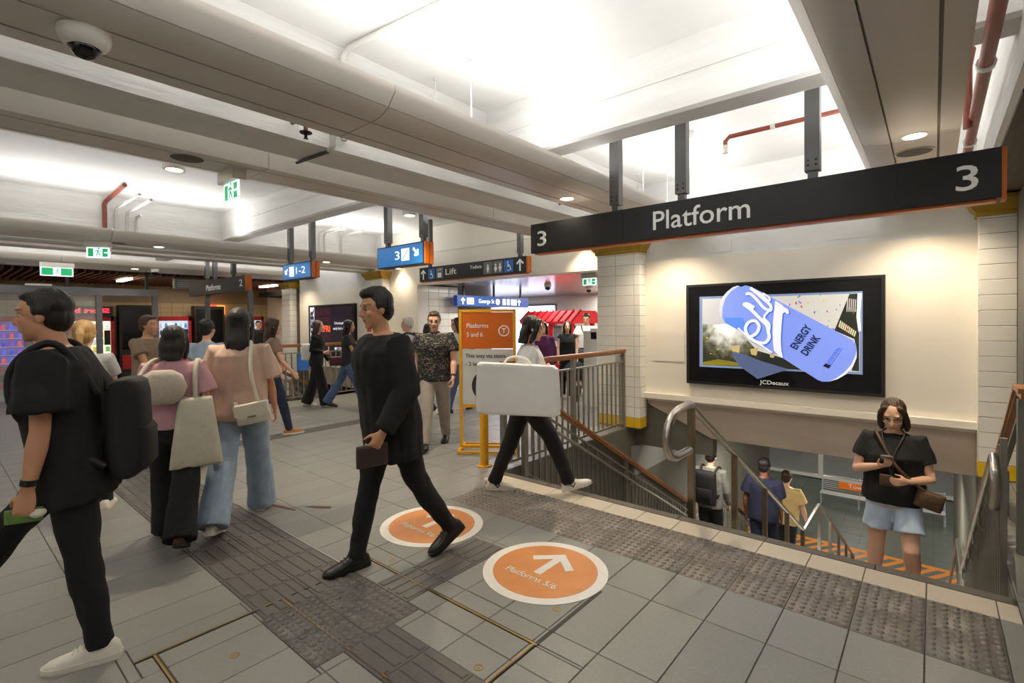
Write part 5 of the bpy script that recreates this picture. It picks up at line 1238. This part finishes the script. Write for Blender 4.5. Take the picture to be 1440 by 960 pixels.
    body = remesh(b, vox, 3 if vox < .01 else 2)
    # vertex colours: skin, lips, brows, eyes
    base = V(TONES[tone]); lip = V((base[0]*.85, base[1]*.50, base[2]*.52)); brow = V(srgb(40, 28, 22)); HI = HM.inverted()
    ca = body.color_attributes.new('Col', 'FLOAT_COLOR', 'POINT'); vals = []
    for v in body.vertices:
        c_ = base*(1+.06*noise.noise(v.co*9)); q = HI @ v.co
        if q.y > .03 and abs(q.x) < .08 and abs(q.z) < .12:
            e1 = ((abs(q.x)-.031)/.016)**2+((q.z-.010)/.0085)**2
            if e1 < 1: c_ = V(srgb(190, 178, 168)) if ((abs(q.x)-.031)/.0075)**2 > 1 else V(srgb(30, 20, 16))
            elif ((abs(q.x)-.031)/.020)**2+((q.z-.010)/.0115)**2 < 1: c_ = base*.55
            if ((abs(q.x)-.033)/.024)**2+((q.z-.034)/.0045)**2 < 1: c_ = brow*.5+base*.3
            if (q.x/.024)**2+((q.z+.0625)/.0105)**2 < 1: c_ = lip
            if 0 < ((abs(q.x)-.042)/.02)**2+((q.z+.03)/.02)**2 < 1: c_ = c_*.97+V((.03, 0, 0))
        vals += [c_[0], c_[1], c_[2], 1]
    ca.data.foreach_set('color', vals)
    SM = Matrix.Scale(S, 4); body.transform(SM); body.name = 'person'; body.materials.append(skin_mat('skin_'+tone, TONES[tone]))
    P = bpy.data.objects.new('person', body); COL.objects.link(P); P.location = loc; P.rotation_euler = (0, 0, th); tag(P, label, 'person', group)
    WM = Matrix.Translation(V(loc)) @ Matrix.Rotation(th, 4, 'Z') @ SM
    def child(me, name, m, parent=P):
        me.transform(SM); me.name = name; me.materials.clear(); me.materials.append(m); o = bpy.data.objects.new(name, me); link(o, parent); return o
    cv = max(.010, vox)
    # --- top
    if top is not None:
        b = MB(); torso(b, top_len, 1.468, top_ease, 24, hem=1)
        for i, sg in ((0, -1), (1, 1)):
            P0, E, Wp = AJ[i]; e = .016*sleeve_r; full = sleeve > 1
            inn = T((sg*.09, -.006, 1.40))
            if not full:
                q = P0.lerp(E, sleeve); b.tube([inn, P0+V((0, 0, .004)), P0.lerp(q, .5), q], [.062*ar, .060*ar+e, .055*ar+e*1.5, .050*ar+e*2.1], 14)
            else: b.tube([inn, P0+V((0, 0, .004)), P0.lerp(E, .5), E, E.lerp(Wp, .5), E.lerp(Wp, .97)], [.062*ar, .058*ar+e, .050*ar+e, .043*ar+e*1.2, .038*ar+e*1.1, .030*ar+e], 14)
        me = remesh(b, cv, 3); fold(me, fold_amp, seed=random.uniform(0, 50)); o = child(me, 'shirt', top)
        if collar:
            b = MB(); b.tube([T((0, -.012, 1.445)), T((0, -.006, 1.49))], [.074, .066], 20, caps=True); child(remesh(b, .008, 1), 'collar', top, o)
    # --- bottoms
    if bottom is not None:
        b = MB(); n = 22
        for (z0, z1) in (((.86, 1.03)),): torso(b, z0, z1, .008, n)
        e = {'slim': .012, 'straight': .016, 'wide': .026, 'flare': .014, 'shorts': .028}[bot]; lg = 1+(g-1)*.8
        b.ell(PV+V((0, -.004, -.06)), (.150*g, .105*g, .075), 18, 9)
        for i, sg in ((0, -1), (1, 1)):
            Hj, K, A, Rf = joints[i]
            if bot == 'shorts': b.tube([Hj+V((0, 0, .06)), Hj, Hj.lerp(K, .4), Hj.lerp(K, .70)], [.078*lg, .084*lg, .082*lg+.006, .082*lg+.014], 16)
            else:
                w2 = {'slim': (.071, .068, .056, .053), 'straight': (.080, .072, .064, .066), 'wide': (.098, .102, .108, .115), 'flare': (.070, .074, .086, .098)}[bot]
                b.tube([Hj+V((0, 0, .06)), Hj, Hj.lerp(K, .4), K.lerp(Hj, .1), K.lerp(A, .35), K.lerp(A, .75), A+(A-K).normalized()*(.02 if bot in ('slim', 'straight') else .045)], [.078*lg, .084*lg+e*.6, .080*lg+e, w2[0]*lg, w2[1]*lg, w2[2], w2[3]], 16)
        me = remesh(b, cv, 3); fold(me, fold_amp*.9, (7, 7, 6), random.uniform(0, 50)); child(me, 'trousers' if bot != 'shorts' else 'shorts', bottom)
    # --- shoes
    if shoes is not None:
        prof = [(-.080, .020, .045), (-.072, .030, .072), (-.045, .036, .098), (.0, .038, .102), (.035, .039, .092), (.07, .042, .074), (.11, .046, .060), (.155, .044, .050), (.185, .034, .042), (.203, .020, .032), (.209, .008, .024)]
        n = 16
        for i in (0, 1):
            Hj, K, A, Rf = joints[i]; F_ = lambda p: A+Rf @ (V(p)-V((0, 0, .085)))
            R = []
            for (y, ww, zt) in prof:
                r_ = []
                for j in range(n):
                    a = 2*PI*j/n; cx = math.cos(a); sz = math.sin(a)
                    r_.append(F_((ww*math.copysign(abs(cx)**.7, cx), y, .018+(zt-.018)*max(0, sz)**.75 if sz > 0 else .018)))
                R.append(r_)
            me = MB().rings(R).mesh('shoe', smooth=60); so = child(me, 'shoe', shoes[0])
            R = [[F_((ww*1.10*cx, y+(.004 if y > .1 else -.004 if y < -.05 else 0), z)) for cx, z in ((-1, .026), (-1, 0), (1, 0), (1, .026))] for (y, ww, zt) in prof]
            child(MB().rings(R).mesh('sole', smooth=40), 'sole', shoes[1], so)
            if extra and 'vmark' in extra:
                bl = MB().tube([F_((.0395, .005, .058)), F_((.0425, .03, .030)), F_((.042, .058, .062))], [.006, .007, .004], 8); child(bl.mesh('side_mark'), 'side_mark', SOLE_D, so)
                child(MB().ell(F_((0, -.076, .062)), (.016, .010, .018), 10, 7).mesh('heel_tab', smooth=60), 'heel_tab', mat('heel_red', srgb(190, 40, 44), .5), so)
            if laces:
                bl = MB()
                for k in range(4): bl.tube([F_((-.022, .035+.02*k, .094-.009*k)), F_((0, .035+.02*k, .103-.010*k)), F_((.022, .035+.02*k, .094-.009*k))], .003, 6)
                child(bl.mesh('laces'), 'laces', shoes[1] if shoes[0] is not SH_black else SH_black, so)
    # --- hair
    st, hm = hair
    if hm is not None:
        b = MB()
        def hh(c, r): b.ell(hp(*c), [x*headk for x in r], 18, 12, M=Rh.to_4x4())
        if st != 'fringe_bald':
            hh((0, -.026, .046), (.083, .094, .087)); hh((0, -.050, -.005), (.074, .064, .078))
            for sg in (-1, 1): hh((sg*.068, -.012, .022), (.018, .034, .034))
        else:
            hh((0, -.055, -.005), (.078, .056, .055))
            for sg in (-1, 1): hh((sg*.066, -.02, .005), (.018, .04, .03))
        if st == 'quiff': hh((0, .040, .100), (.062, .050, .034)); hh((0, -.01, .115), (.06, .07, .03))
        if st == 'short': hh((0, .035, .092), (.058, .040, .026))
        if st in ('long', 'bob', 'mid'):
            L_ = {'long': .40, 'mid': .27, 'bob': .15}[st]; R = []
            for k in range(8):
                u = k/7; z = .05-(L_+.05)*u; wx = .080+.012*math.sin(u*PI)-.030*max(0, u-.6)/.4*(1 if st == 'long' else .4); c_ = hp(0, -.048-.030*min(1, u*2.2), z) if z > -.1 else hp(0, -.078, -.1)+V((0, -.01*(u), z+.1))
                R.append([c_+Rh @ V((wx*math.cos(2*PI*j/16), .050*math.sin(2*PI*j/16), 0)) for j in range(16)])
            b.rings(R)
            for sg in (-1, 1): b.tube([hp(sg*.052, .050, .085), hp(sg*.074, .040, .045), hp(sg*.082, .020, -.02), hp(sg*.080, .0, -.09), hp(sg*.078, -.02, -.13 if st == 'bob' else -.2)], [.022, .022, .024, .026, .018], 10, rnd=True)
        if st == 'bun': hh((0, -.115, .065), (.042, .042, .042))
        if st == 'tail': b.tube([hp(0, -.10, .05), hp(0, -.15, .0), hp(0, -.16, -.10), hp(0, -.14, -.22)], [.028, .034, .030, .012], 10, rnd=True)
        me = remesh(b, max(.008, vox*.9), 2); fold(me, .003, (30, 30, 6), 3); child(me, 'hair', hm)
    if extra and 'glasses' in extra:
        b = MB()
        for sg in (-1, 1):
            b.tube([hp(sg*.031+.020*math.cos(2*PI*k/16), .093, .010+.016*math.sin(2*PI*k/16)) for k in range(17)], .0018, 6); b.tube([hp(sg*.051, .093, .014), hp(sg*.072, .05, .014), hp(sg*.080, -.01, .006)], .0018, 6)
        b.tube([hp(-.011, .093, .012), hp(.011, .093, .012)], .0018, 6); child(b.mesh('glasses'), 'glasses', M_black)
    if extra and 'watch' in extra:
        i = extra['watch']; P0, E, Wp = AJ[i]; d = (Wp-E).normalized(); b = MB(); b.tube([Wp-d*.045, Wp-d*.02], .031*ar, 16); child(b.mesh('watch'), 'watch', M_black)
    def W(p): return WM @ V(p)
    out['W'] = W; out['T'] = lambda p: W(T(p)); out['S'] = S; out['J'] = {k: (W(v) if k[1:] in ('h', 'w', 'e', 's') else (WM.to_3x3() @ v).normalized()) for k, v in out.items() if k in ('Lh', 'Rh', 'Lw', 'Rw', 'Le', 'Re', 'Ls', 'Rs', 'Ld', 'Rd', 'Ln', 'Rn', 'Lside', 'Rside')}
    out['hd'] = hd; out['rt'] = V((hd.y, -hd.x, 0)); out['obj'] = P
    return out
def at_foot(px, py): p = pix(px, py, Z=0); return V((p.x, p.y, 0))
def stepz(y): return -RISE*math.ceil((y-YE-.02)/RUN) if y > YE else 0
# --- bags -----------------------------------------------------------
def pouch(name, label, cat, c, right, up, w, h, d, m, puff=.5, flap=None, taper=1.0):
    right = V(right).normalized(); up = (V(up)-right*V(up).dot(right)).normalized(); n = right.cross(up); c = V(c)
    t = thing(name, label, cat, c); R = []
    for (u, k) in ((-1, .55), (-.92, .85), (-.7, 1), (0, 1), (.7, .95), (.93, .8), (1, .5)):
        ww = w/2*(1+(taper-1)*(u*.5+.5)); r_ = []
        if puff > .6: k = max(.3, (1-(abs(u)*.95)**2.6)**.5); ww *= max(.45, k)
        for j in range(20):
            a = 2*PI*j/20; cx, sx = math.cos(a), math.sin(a)
            r_.append(c+right*(ww*(.96+.04*k)*math.copysign(abs(cx)**(.62 if puff < .6 else .9), cx))+n*(d/2*k*math.copysign(abs(sx)**(.6 if puff < .6 else .8), sx))+up*(h/2*u))
        R.append(r_)
    MB().rings(R).build('bag_body', m, t, smooth=60)
    return t, (right, up, n)
def strap(t, pts, w, m, name='strap'): MB().tube(curve3(pts), w, 8, aspect=None).build(name, m, t, smooth=60)
def curve3(P, n=6):
    P = [V(p) for p in P]; out = []
    for i in range(len(P)-1):
        p0, p1, p2, p3 = P[max(0, i-1)], P[i], P[i+1], P[min(len(P)-1, i+2)]
        for k in range(n): s = k/n; out.append(.5*((2*p1)+(p2-p0)*s+(2*p0-5*p1+4*p2-p3)*s*s+(3*p1-p0-3*p2+p3)*s**3))
    out.append(P[-1]); return out
def backpack(label, q, m, w=.30, h=.44, d=.16, z=1.24, back=-.17):
    T = q['T']; S = q['S']; c = T((0, back-d/2+.03, z)); t, (r, u, n) = pouch('backpack', label, 'backpack', c, q['rt'], ZU, w*S, h*S, d*S, m)
    bk = -q['hd']
    pk = MB(); R = []
    for (uu, k) in ((-1, .5), (-.8, 1), (.8, 1), (1, .5)): R.append([c+bk*(d*.42*S)+q['rt']*(w*.40*S*math.copysign(abs(math.cos(2*PI*j/16))**.5, math.cos(2*PI*j/16)))+bk*(.035*S*k*math.sin(2*PI*j/16))+ZU*(h*(-.22+.22*uu)*S) for j in range(16)])
    pk.rings(R).build('front_pocket', m, t, smooth=50)
    for sg in (-1, 1): strap(t, [T((sg*.09, back+.02, z+.18)), T((sg*.12, -.06, 1.475)), T((sg*.125, .05, 1.47)), T((sg*.13, .13, 1.36)), T((sg*.15, .10, 1.16)), T((sg*.15, back+.03, z-.15))], .016*S, m)
    return t

# ---- the nearest man, far left
q = person('man in black tee and trousers with white sneaker at the left edge', at_foot(135, 915)+(-HR-HA*.5).normalized()*.06, (-HR-HA*.5), 1.78, legs=((-5, 3, 0), (42, 12, -14)), arms=((1, 6, 9), (-22, 8, 15)), lean=8, tone='tan', hair=('short', M_hair), top=C_black, top_len=.76, sleeve=.72, sleeve_r=1.8, top_ease=.035, bottom=C_black, bot='slim', shoes=(SH_white, SOLE_W), vox=.008, curl=(38, 40), extra={'watch': 0}, laces=True, fold_amp=.008)
backpack('large black backpack on the man at the left edge', q, mat('bag_black', srgb(22, 22, 25), .75, var=.1), .30, .46, .17, 1.05, -.17)
h_ = q['J']['Lh']; d_ = q['J']['Ld']
t, _ = pouch('snack_packet', 'small green and white packet in the hand of the man at the left edge', 'packet', h_+q['J']['Ld']*.015, q['hd']*-1, q['J']['Ld'], .13, .06, .03, mat('packet_green', srgb(96, 130, 60), .5, var=.4, vscale=12))
MB().ell(h_-q['hd']*.045+q['J']['Ld']*.01, (.03, .03, .022)).build('white_end', M_plast, t, smooth=50)
# ---- blonde woman behind him
q = person('blonde woman in a grey top half hidden behind the nearest man', at_foot(122, 727), (HA-HR*.5), 1.66, 'f', ((-12, 8, 0), (18, 8, 0)), hair=('tail', M_hairl), top=cloth('grey', srgb(150, 150, 152)), bottom=C_char, bot='slim', shoes=(SH_white, SOLE_W), vox=.012)
# ---- man in khaki looking right
q = person('balding man in a khaki tee and jeans walking right at the left', at_foot(208, 640), HR, 1.74, 'm', ((-16, 6, 6), (22, 8, -5)), ((16, 8, 30), (30, 8, 40)), tone='tan', hair=('short', M_hairb), top=cloth('khaki', srgb(142, 122, 100)), bottom=C_djeans, bot='straight', vox=.012)
# ---- woman in pink
q = person('woman in a pink top and wide black trousers walking away', at_foot(238, 766)+HA*.08, (HA-HR*.45), 1.60, 'f', ((14, 6, 0), (-18, 20, 24)), ((8, 12, 25), (-6, 16, 35)), lean=2, tone='light', hair=('bob', M_hair), top=cloth('pink', srgb(196, 150, 158)), top_len=.93, sleeve=.75, sleeve_r=1.7, top_ease=.03, bottom=C_black, bot='wide', shoes=(SH_brown, SOLE_D), vox=.009, fold_amp=.008)
T = q['T']; M_canvas = mat('canvas', srgb(212, 206, 186), .85, var=.05, vscale=20, bump=.3, bscale=200)
t, _ = pouch('tote_bag', 'long cream canvas tote bag on the shoulder of the woman in pink', 'bag', T((.17, -.14, .90)), q['rt']+q['hd']*.25, ZU, .34, .50, .10, M_canvas, taper=.62)
for dy in (-.035, .035): strap(t, [T((.17, -.12+dy, 1.12)), T((.165, -.10+dy, 1.32)), T((.17, -.02+dy, 1.465)), T((.19, .05+dy, 1.34)), T((.21, -.04+dy, 1.14))], .017, M_canvas)
t, _ = pouch('sling_bag', 'puffy beige sling bag on the back of the woman in pink', 'bag', T((-.04, -.20, 1.27)), q['rt'], ZU, .30, .24, .16, mat('bag_beige', srgb(196, 184, 170), .8, var=.08, vscale=8, bump=.6, bscale=12), puff=.8)
strap(t, [T((-.2, -.2, 1.34)), T((-.12, -.02, 1.48)), T((.02, .13, 1.36)), T((.15, .05, 1.16)), T((.06, -.17, 1.18))], .014, mat('bag_beige', (1, 1, 1)))
# ---- woman in beige tee
q = person('long haired woman in a beige tee and pale blue jeans walking away', (at_foot(316, 745)+at_foot(363, 718))*.5, (HA-HR*.25), 1.76, 'f', ((-20, 14, 14), (20, 5, 0)), ((6, 12, 12), (10, 12, 14)), lean=1, tone='tan', hair=('long', M_hair), top=cloth('beige', srgb(206, 176, 156)), top_len=.86, sleeve=.80, sleeve_r=2.0, top_ease=.042, bottom=C_ljeans, bot='wide', shoes=(SH_white, SOLE_W), vox=.009, fold_amp=.009)
T = q['T']; M_cream_bag = mat('bag_cream', srgb(222, 214, 194), .5)
t, fr = pouch('crossbody_bag', 'small cream flap crossbody bag on the hip of the long haired woman', 'bag', T((.14, -.20, .93)), q['rt']+V((0, 0, .18)), ZU, .25, .16, .07, M_cream_bag)
c_ = T((.14, -.20, .93)); bk = -q['hd']
MB().add([c_+bk*o+fr[0]*x+fr[1]*y for o in (.036, .046) for x, y in ((-.12, .075), (.12, .075), (.12, -.005), (.08, -.03), (-.08, -.03), (-.12, -.005))], [(0, 1, 2, 3, 4, 5), (11, 10, 9, 8, 7, 6)]+[(i, (i+1) % 6, 6+(i+1) % 6, 6+i) for i in range(6)]).build('flap', M_cream_bag, t)
MB().tube([c_+bk*.05-fr[0]*.03-fr[1]*.02, c_+bk*.05+fr[0]*.03-fr[1]*.02], .006, 6).build('clasp', M_brass, t)
strap(t, [T((.18, -.20, 1.0)), T((.125, -.185, 1.25)), T((.10, -.07, 1.478)), T((.02, .15, 1.36)), T((-.10, .17, 1.1)), T((-.12, .1, 1.0)), T((.02, -.19, 1.0))], .014, M_cream_bag)
# ---- people around them
q = person('person with a dark bun in a pale blue shirt between the two women', at_foot(292, 648), HA, 1.66, 'f', ((10, 6, 0), (-14, 14, 14)), hair=('bun', M_hair), top=cloth('pale_blue', srgb(150, 166, 184)), bottom=C_jeans, bot='straight', vox=.013)
q = person('brown haired person in dark jeans and tan boots behind the long haired woman', at_foot(382, 612), (HA*.8+HR), 1.70, 'f', ((-14, 8, 4), (18, 6, 0)), hair=('mid', M_hairb), top=cloth('mauve', srgb(150, 124, 112)), bottom=C_djeans, bot='slim', shoes=(SH_tan, SOLE_W), vox=.013)
q = person('woman in black with long brown hair and a white shoulder bag by the far barrier', at_foot(446, 571), (HR+HA*.1), 1.66, 'f', ((-10, 10, 6), (16, 6, 0)), ((10, 8, 20), ((.2, -.05, 1.15), (.17, .18, 1.12))), hair=('long', M_hairb), top=C_black, top_len=.82, sleeve=1.5, bottom=C_black, bot='wide', shoes=(SH_white, SOLE_W), vox=.014)
T = q['T']; pouch('shoulder_bag', 'white shoulder bag on the back of the woman in black', 'bag', T((-.02, -.20, 1.10)), q['hd'], ZU, .20, .32, .12, mat('bag_white', srgb(220, 220, 216), .7))
t, _ = pouch('mobile_phone', 'pale phone raised by the woman in black', 'phone', q['J']['Rh']+V((0, 0, .05)), q['rt'], ZU, .075, .15, .01, M_plast)
q = person('woman in a dark tee and flared jeans striding by the far barrier', (at_foot(470, 577)+at_foot(507, 568))*.5, (HR+HA*.15), 1.70, 'f', ((-22, 12, 14), (24, 4, -6)), ((-16, 6, 10), (26, 8, 30)), tone='tan', hair=('mid', M_hair), top=C_char, sleeve=.6, bottom=C_jeans, bot='flare', shoes=(SH_black, SOLE_D), vox=.013)
T = q['T']; pouch('handbag', 'dark red handbag at the hip of the woman in flared jeans', 'bag', T((-.17, -.20, .93)), q['hd'], ZU, .32, .18, .12, mat('bag_red', srgb(82, 28, 34), .5))
# ---- tall man in black, centre
f1, f2 = at_foot(492, 812), at_foot(604, 772)
q = person('tall man in a loose black coat striding left in the middle', (f1+f2)*.5+V((0, 0, 0)), (f1-f2), 1.84, 'm', ((-18, 18, 26), (14, 2, 0)), (((-.25, .00, 1.13), (-.24, .17, .93)), (-20, 8, 14)), lean=6, head=(-6, 4), tone='tan', hair=('quiff', M_hair), top=C_black, top_len=.70, sleeve=1.5, sleeve_r=2.0, top_ease=.055, bottom=C_black, bot='slim', shoes=(SH_black, SH_black), vox=.008, laces=True, fold_amp=.010, curl=(50, 35))
t, _ = pouch('clutch_bag', 'dark brown pouch in the hand of the man in the black coat', 'bag', q['J']['Lh']+V((0, 0, -.05)), q['hd'], ZU, .20, .13, .05, mat('bag_brown', srgb(58, 42, 36), .5))
# ---- floral shirt
f1, f2 = at_foot(592, 636), at_foot(632, 617)
q = person('man in a dark floral shirt and grey chinos walking towards the viewer', (f1+f2)*.5, -HA-HR*.02, 1.76, 'm', ((-14, 10, 8), (20, 4, -8)), ((8, 12, 22), (-4, 12, 14)), lean=1, head=(6, 10), girth=1.10, tone='light', hair=('short', M_hairb), top=floral(), top_len=.86, sleeve=.62, sleeve_r=1.5, top_ease=.026, bottom=cloth('chino', srgb(158, 150, 140)), bot='straight', shoes=(SH_black, SOLE_D), vox=.008, extra={'glasses': 1, 'watch': 0}, collar=True, fold_amp=.007)
# ---- behind him
q = person('white haired man in a pale shirt walking left behind the man in black', at_foot(578, 588), -HR, 1.72, 'm', hair=('short', M_hairg), top=cloth('lilac_white', srgb(206, 200, 212)), sleeve=.7, bottom=C_char, vox=.014, collar=True)
T = q['T']; backpack('dark backpack of the white haired man', q, C_char, .26, .36, .12)
q = person('dark haired woman in a white jacket and jeans behind the floral shirt', at_foot(646, 578), (-HR*.7-HA*.4), 1.70, 'f', ((20, 6, 0), (-18, 14, 16)), hair=('long', M_hair), top=C_white, sleeve=1.5, bottom=C_jeans, bot='straight', shoes=(SH_black, SOLE_D), vox=.014)
q = person('black haired person glimpsed between the white haired man and the floral shirt', at_foot(602, 566), HA, 1.60, 'f', hair=('bob', M_hair), top=C_char, bottom=C_char, vox=.016)
q = person('person in a red tee behind the notice board', at_foot(655, 560), HA, 1.68, 'm', hair=('short', M_hair), top=cloth('red', srgb(150, 50, 58)), bottom=C_black, vox=.016)
# ---- woman with the big white bag
f1, f2 = at_foot(708, 692), at_foot(775, 690)
q = person('woman in black trousers and white sneakers striding right with a huge white bag', f1+HR*.22, HR+HA*.05, 1.70, 'f', ((-20, 3, 2), (34, 14, -16)), (((-.22, -.06, 1.13), (-.28, .14, 1.00)), ((.25, -.10, 1.14), (.30, .06, 1.24))), lean=5, head=(0, 4), tone='light', hair=('bob', M_hair), top=cloth('pale_grey', srgb(190, 190, 190)), top_len=.92, sleeve=.75, sleeve_r=1.6, top_ease=.03, bottom=C_black, bot='straight', shoes=(SH_white, SOLE_W), vox=.008, laces=True, fold_amp=.008, extra={'vmark': 1})
T = q['T']; 
rt = q['rt']                      # bag hangs on the viewer's side
cb = q['W']((.33, -.10, 1.04))
M_bagw = mat('paper_white', srgb(244, 243, 240), .6, var=.03, vscale=5, bump=.25, bscale=8)
t = thing('shopping_bag', 'huge white rectangular shopping bag carried in the middle of the hall', 'bag', cb)
def bagv(a, z, o): return cb+q['hd']*a+V((0, 0, z-.06*a))+rt*o
R = []
for (z, k) in ((-.215, .92), (-.195, 1), (0, 1), (.195, .97), (.215, .9)): R.append([bagv(.36*k*cx, z, .09*k*ox) for cx, ox in ((-1, -.8), (-1, .8), (-.9, 1), (.9, 1), (1, .8), (1, -.8), (.9, -1), (-.9, -1))])
MB().rings(R).build('bag_body', M_bagw, t)
strap(t, [bagv(-.12, .21, 0), bagv(-.08, .26, -.02), bagv(.0, .28, -.03), bagv(.08, .26, -.02), bagv(.12, .21, 0)], .010, M_bagw, 'handle')
# ---- behind the barrier
q = person('woman in a purple top behind the timber handrail', at_foot(765, 572), (-HA-HR*.2), 1.62, 'f', hair=('bob', M_hair), top=cloth('purple', srgb(98, 40, 96)), top_len=.8, sleeve=1.5, bottom=C_black, vox=.014, girth=1.08)
q = person('woman in a black sleeveless top beside the pushchair', at_foot(798, 560), -HA, 1.58, 'f', arms=((6, 10, 15), (6, 10, 15)), legs=((6, 4, 0), (-6, 6, 2)), hair=('long', M_hairb), top=C_black, sleeve=.15, bottom=C_black, vox=.014)
q = person('man in a white tee with a crossbody strap pushing the pushchair', at_foot(826, 552), (-HA-HR*.35), 1.76, 'm', ((8, 4, 0), (-8, 6, 2)), (((-.22, .10, 1.15), (-.16, .32, 1.05)), ((.22, .10, 1.15), (.16, .32, 1.05))), head=(0, 18), tone='tan', hair=('short', M_hair), top=C_white, sleeve=.6, sleeve_r=1.6, top_ease=.03, bottom=C_black, vox=.013)
T = q['T']; t, _ = pouch('crossbody_bag', 'dark crossbody bag of the man in the white tee', 'bag', T((-.19, .06, .98)), q['hd'], ZU, .2, .14, .06, C_char); strap(t, [T((-.18, .1, 1.03)), T((.0, .16, 1.25)), T((.11, .04, 1.475)), T((.0, -.15, 1.25)), T((-.18, .0, 1.03))], .012, C_char)
# ---- on the stairs
def on_stair(x, y): return V((x, y, stepz(y)))
yb = 7.72
q = person('man with a black backpack and checked shirt going down the stair', on_stair(-2.60, yb), (0, 1, 0), 1.72, 'm', ((4, 4, 0), (12, 22, 0)), ((2, 10, 20), (4, 10, 22)), hair=('short', M_hair), top=cloth('check', srgb(120, 118, 112), .35), sleeve=1.5, bottom=C_black, shoes=(SH_black, SOLE_D), vox=.010)
backpack('black backpack of the man going down the stair', q, mat('bag_black', (0, 0, 0)), .31, .50, .17, 1.20)
q = person('man in a navy tee going down the stair beside the centre rail', on_stair(-1.92, 8.0), (0, 1, 0), 1.80, 'm', ((2, 4, 0), (14, 24, 0)), ((-4, 12, 18), (6, 4, 16)), tone='dark', hair=('short', M_hair), top=cloth('navy', srgb(28, 32, 58)), sleeve=.65, sleeve_r=1.5, top_ease=.03, bottom=C_djeans, shoes=(SH_white, SOLE_W), vox=.010)
q = person('man in a pale yellow tee on the stair landing', V((-1.93, 9.5, -2.75)), (0.1, 1, 0), 1.76, 'm', ((14, 6, 0), (-12, 12, 10)), ((-6, 12, 14), (10, 14, 20)), tone='light', hair=('short', M_hairb), top=cloth('yellow', srgb(226, 194, 132)), sleeve=.62, sleeve_r=1.5, top_ease=.03, bottom=C_char, vox=.010)
# ---- woman coming up with a phone
yb = 4.93
q = person('woman in a black tee and pale blue shorts climbing the stair looking at a phone', V((-.24, yb, stepz(yb))), (.02, -1, 0), 1.60, 'f', ((20, 42, 0), (2, 3, 0)), (((-.25, .06, 1.12), (-.10, .20, 1.12)), ((.26, .06, 1.13), (.085, .27, 1.24))), lean=3, head=(-4, 20), spread=3.5, headk=1.10, girth=1.20, tone='light', hair=('bob', M_hairb), top=C_black, top_len=.88, sleeve=.60, sleeve_r=.75, top_ease=.026, bottom=cloth('shorts_blue', srgb(196, 212, 234), .06), bot='shorts', shoes=(SH_white, SOLE_W), vox=.0075, curl=(40, 45), extra={'glasses': 1, 'palm1': (-.3, .2, 1), 'palm0': (.3, -1, .1)}, fold_amp=.008)
T = q['T']; jh = q['J']
t, _ = pouch('mobile_phone', 'grey phone in the hand of the woman climbing the stair', 'phone', jh['Rh']+V((0, .0, .035)), q['rt'], q['hd']*1.0+V((0, 0, .45)), .075, .14, .014, mat('phone_grey', srgb(150, 146, 140), .3, .5))
M_lv = mat('bag_monogram', srgb(86, 62, 42), .5, var=.35, vscale=40)
t, fr = pouch('card_holder', 'brown lanyard card holder on the chest of the woman climbing the stair', 'card holder', T((.02, .185, 1.10)), q['rt'], ZU, .13, .085, .02, M_lv)
strap(t, [T((.01, .185, 1.14)), T((.04, .17, 1.32)), T((.075, .06, 1.478)), T((.0, -.10, 1.48)), T((-.075, .06, 1.478)), T((-.01, .175, 1.32)), T((.0, .185, 1.14))], .006, mat('lanyard', srgb(60, 50, 40), .6))
t, fr = pouch('handbag', 'small brown patterned bag at the hip of the woman climbing the stair', 'bag', T((-.235, .13, .97)), q['rt']+V((0, 0, .25)), ZU, .17, .13, .09, M_lv)
strap(t, [T((-.22, .15, 1.03)), T((-.02, .20, 1.24)), T((.12, .06, 1.485)), T((.05, -.16, 1.25)), T((-.22, .02, 1.03))], .011, M_lv)
pl_ = T((-.07, .172, 1.27)); MB().ell(pl_, (.022, .006, .010), 8, 6).build('badge', mat('badge_red', srgb(150, 24, 30), .5), label='tiny red emblem on the black tee of the woman climbing the stair', category='emblem')
# ---- in the far stairwell
q = person('person in a pink top coming up the far stair behind the barrier', V((-11.3, 5.1, stepz(5.1))), (0, -1, 0), 1.62, 'f', ((18, 36, 0), (2, 3, 0)), hair=('long', M_hairb), top=cloth('magenta', srgb(206, 50, 110)), bottom=C_jeans, vox=.016)
q = person('person in a white top on the far stair behind the pink one', V((-11.9, 5.6, stepz(5.6))), (0, -1, 0), 1.70, 'm', ((18, 36, 0), (2, 3, 0)), hair=('short', M_hair), top=C_white, bottom=C_char, vox=.016)
q = person('dark figure standing by the cream wall far beyond the Platforms sign', V((-16.4, 6.9, 0)), (1, -.2, 0), 1.72, 'm', hair=('short', M_hair), top=C_char, bottom=C_black, vox=.018)
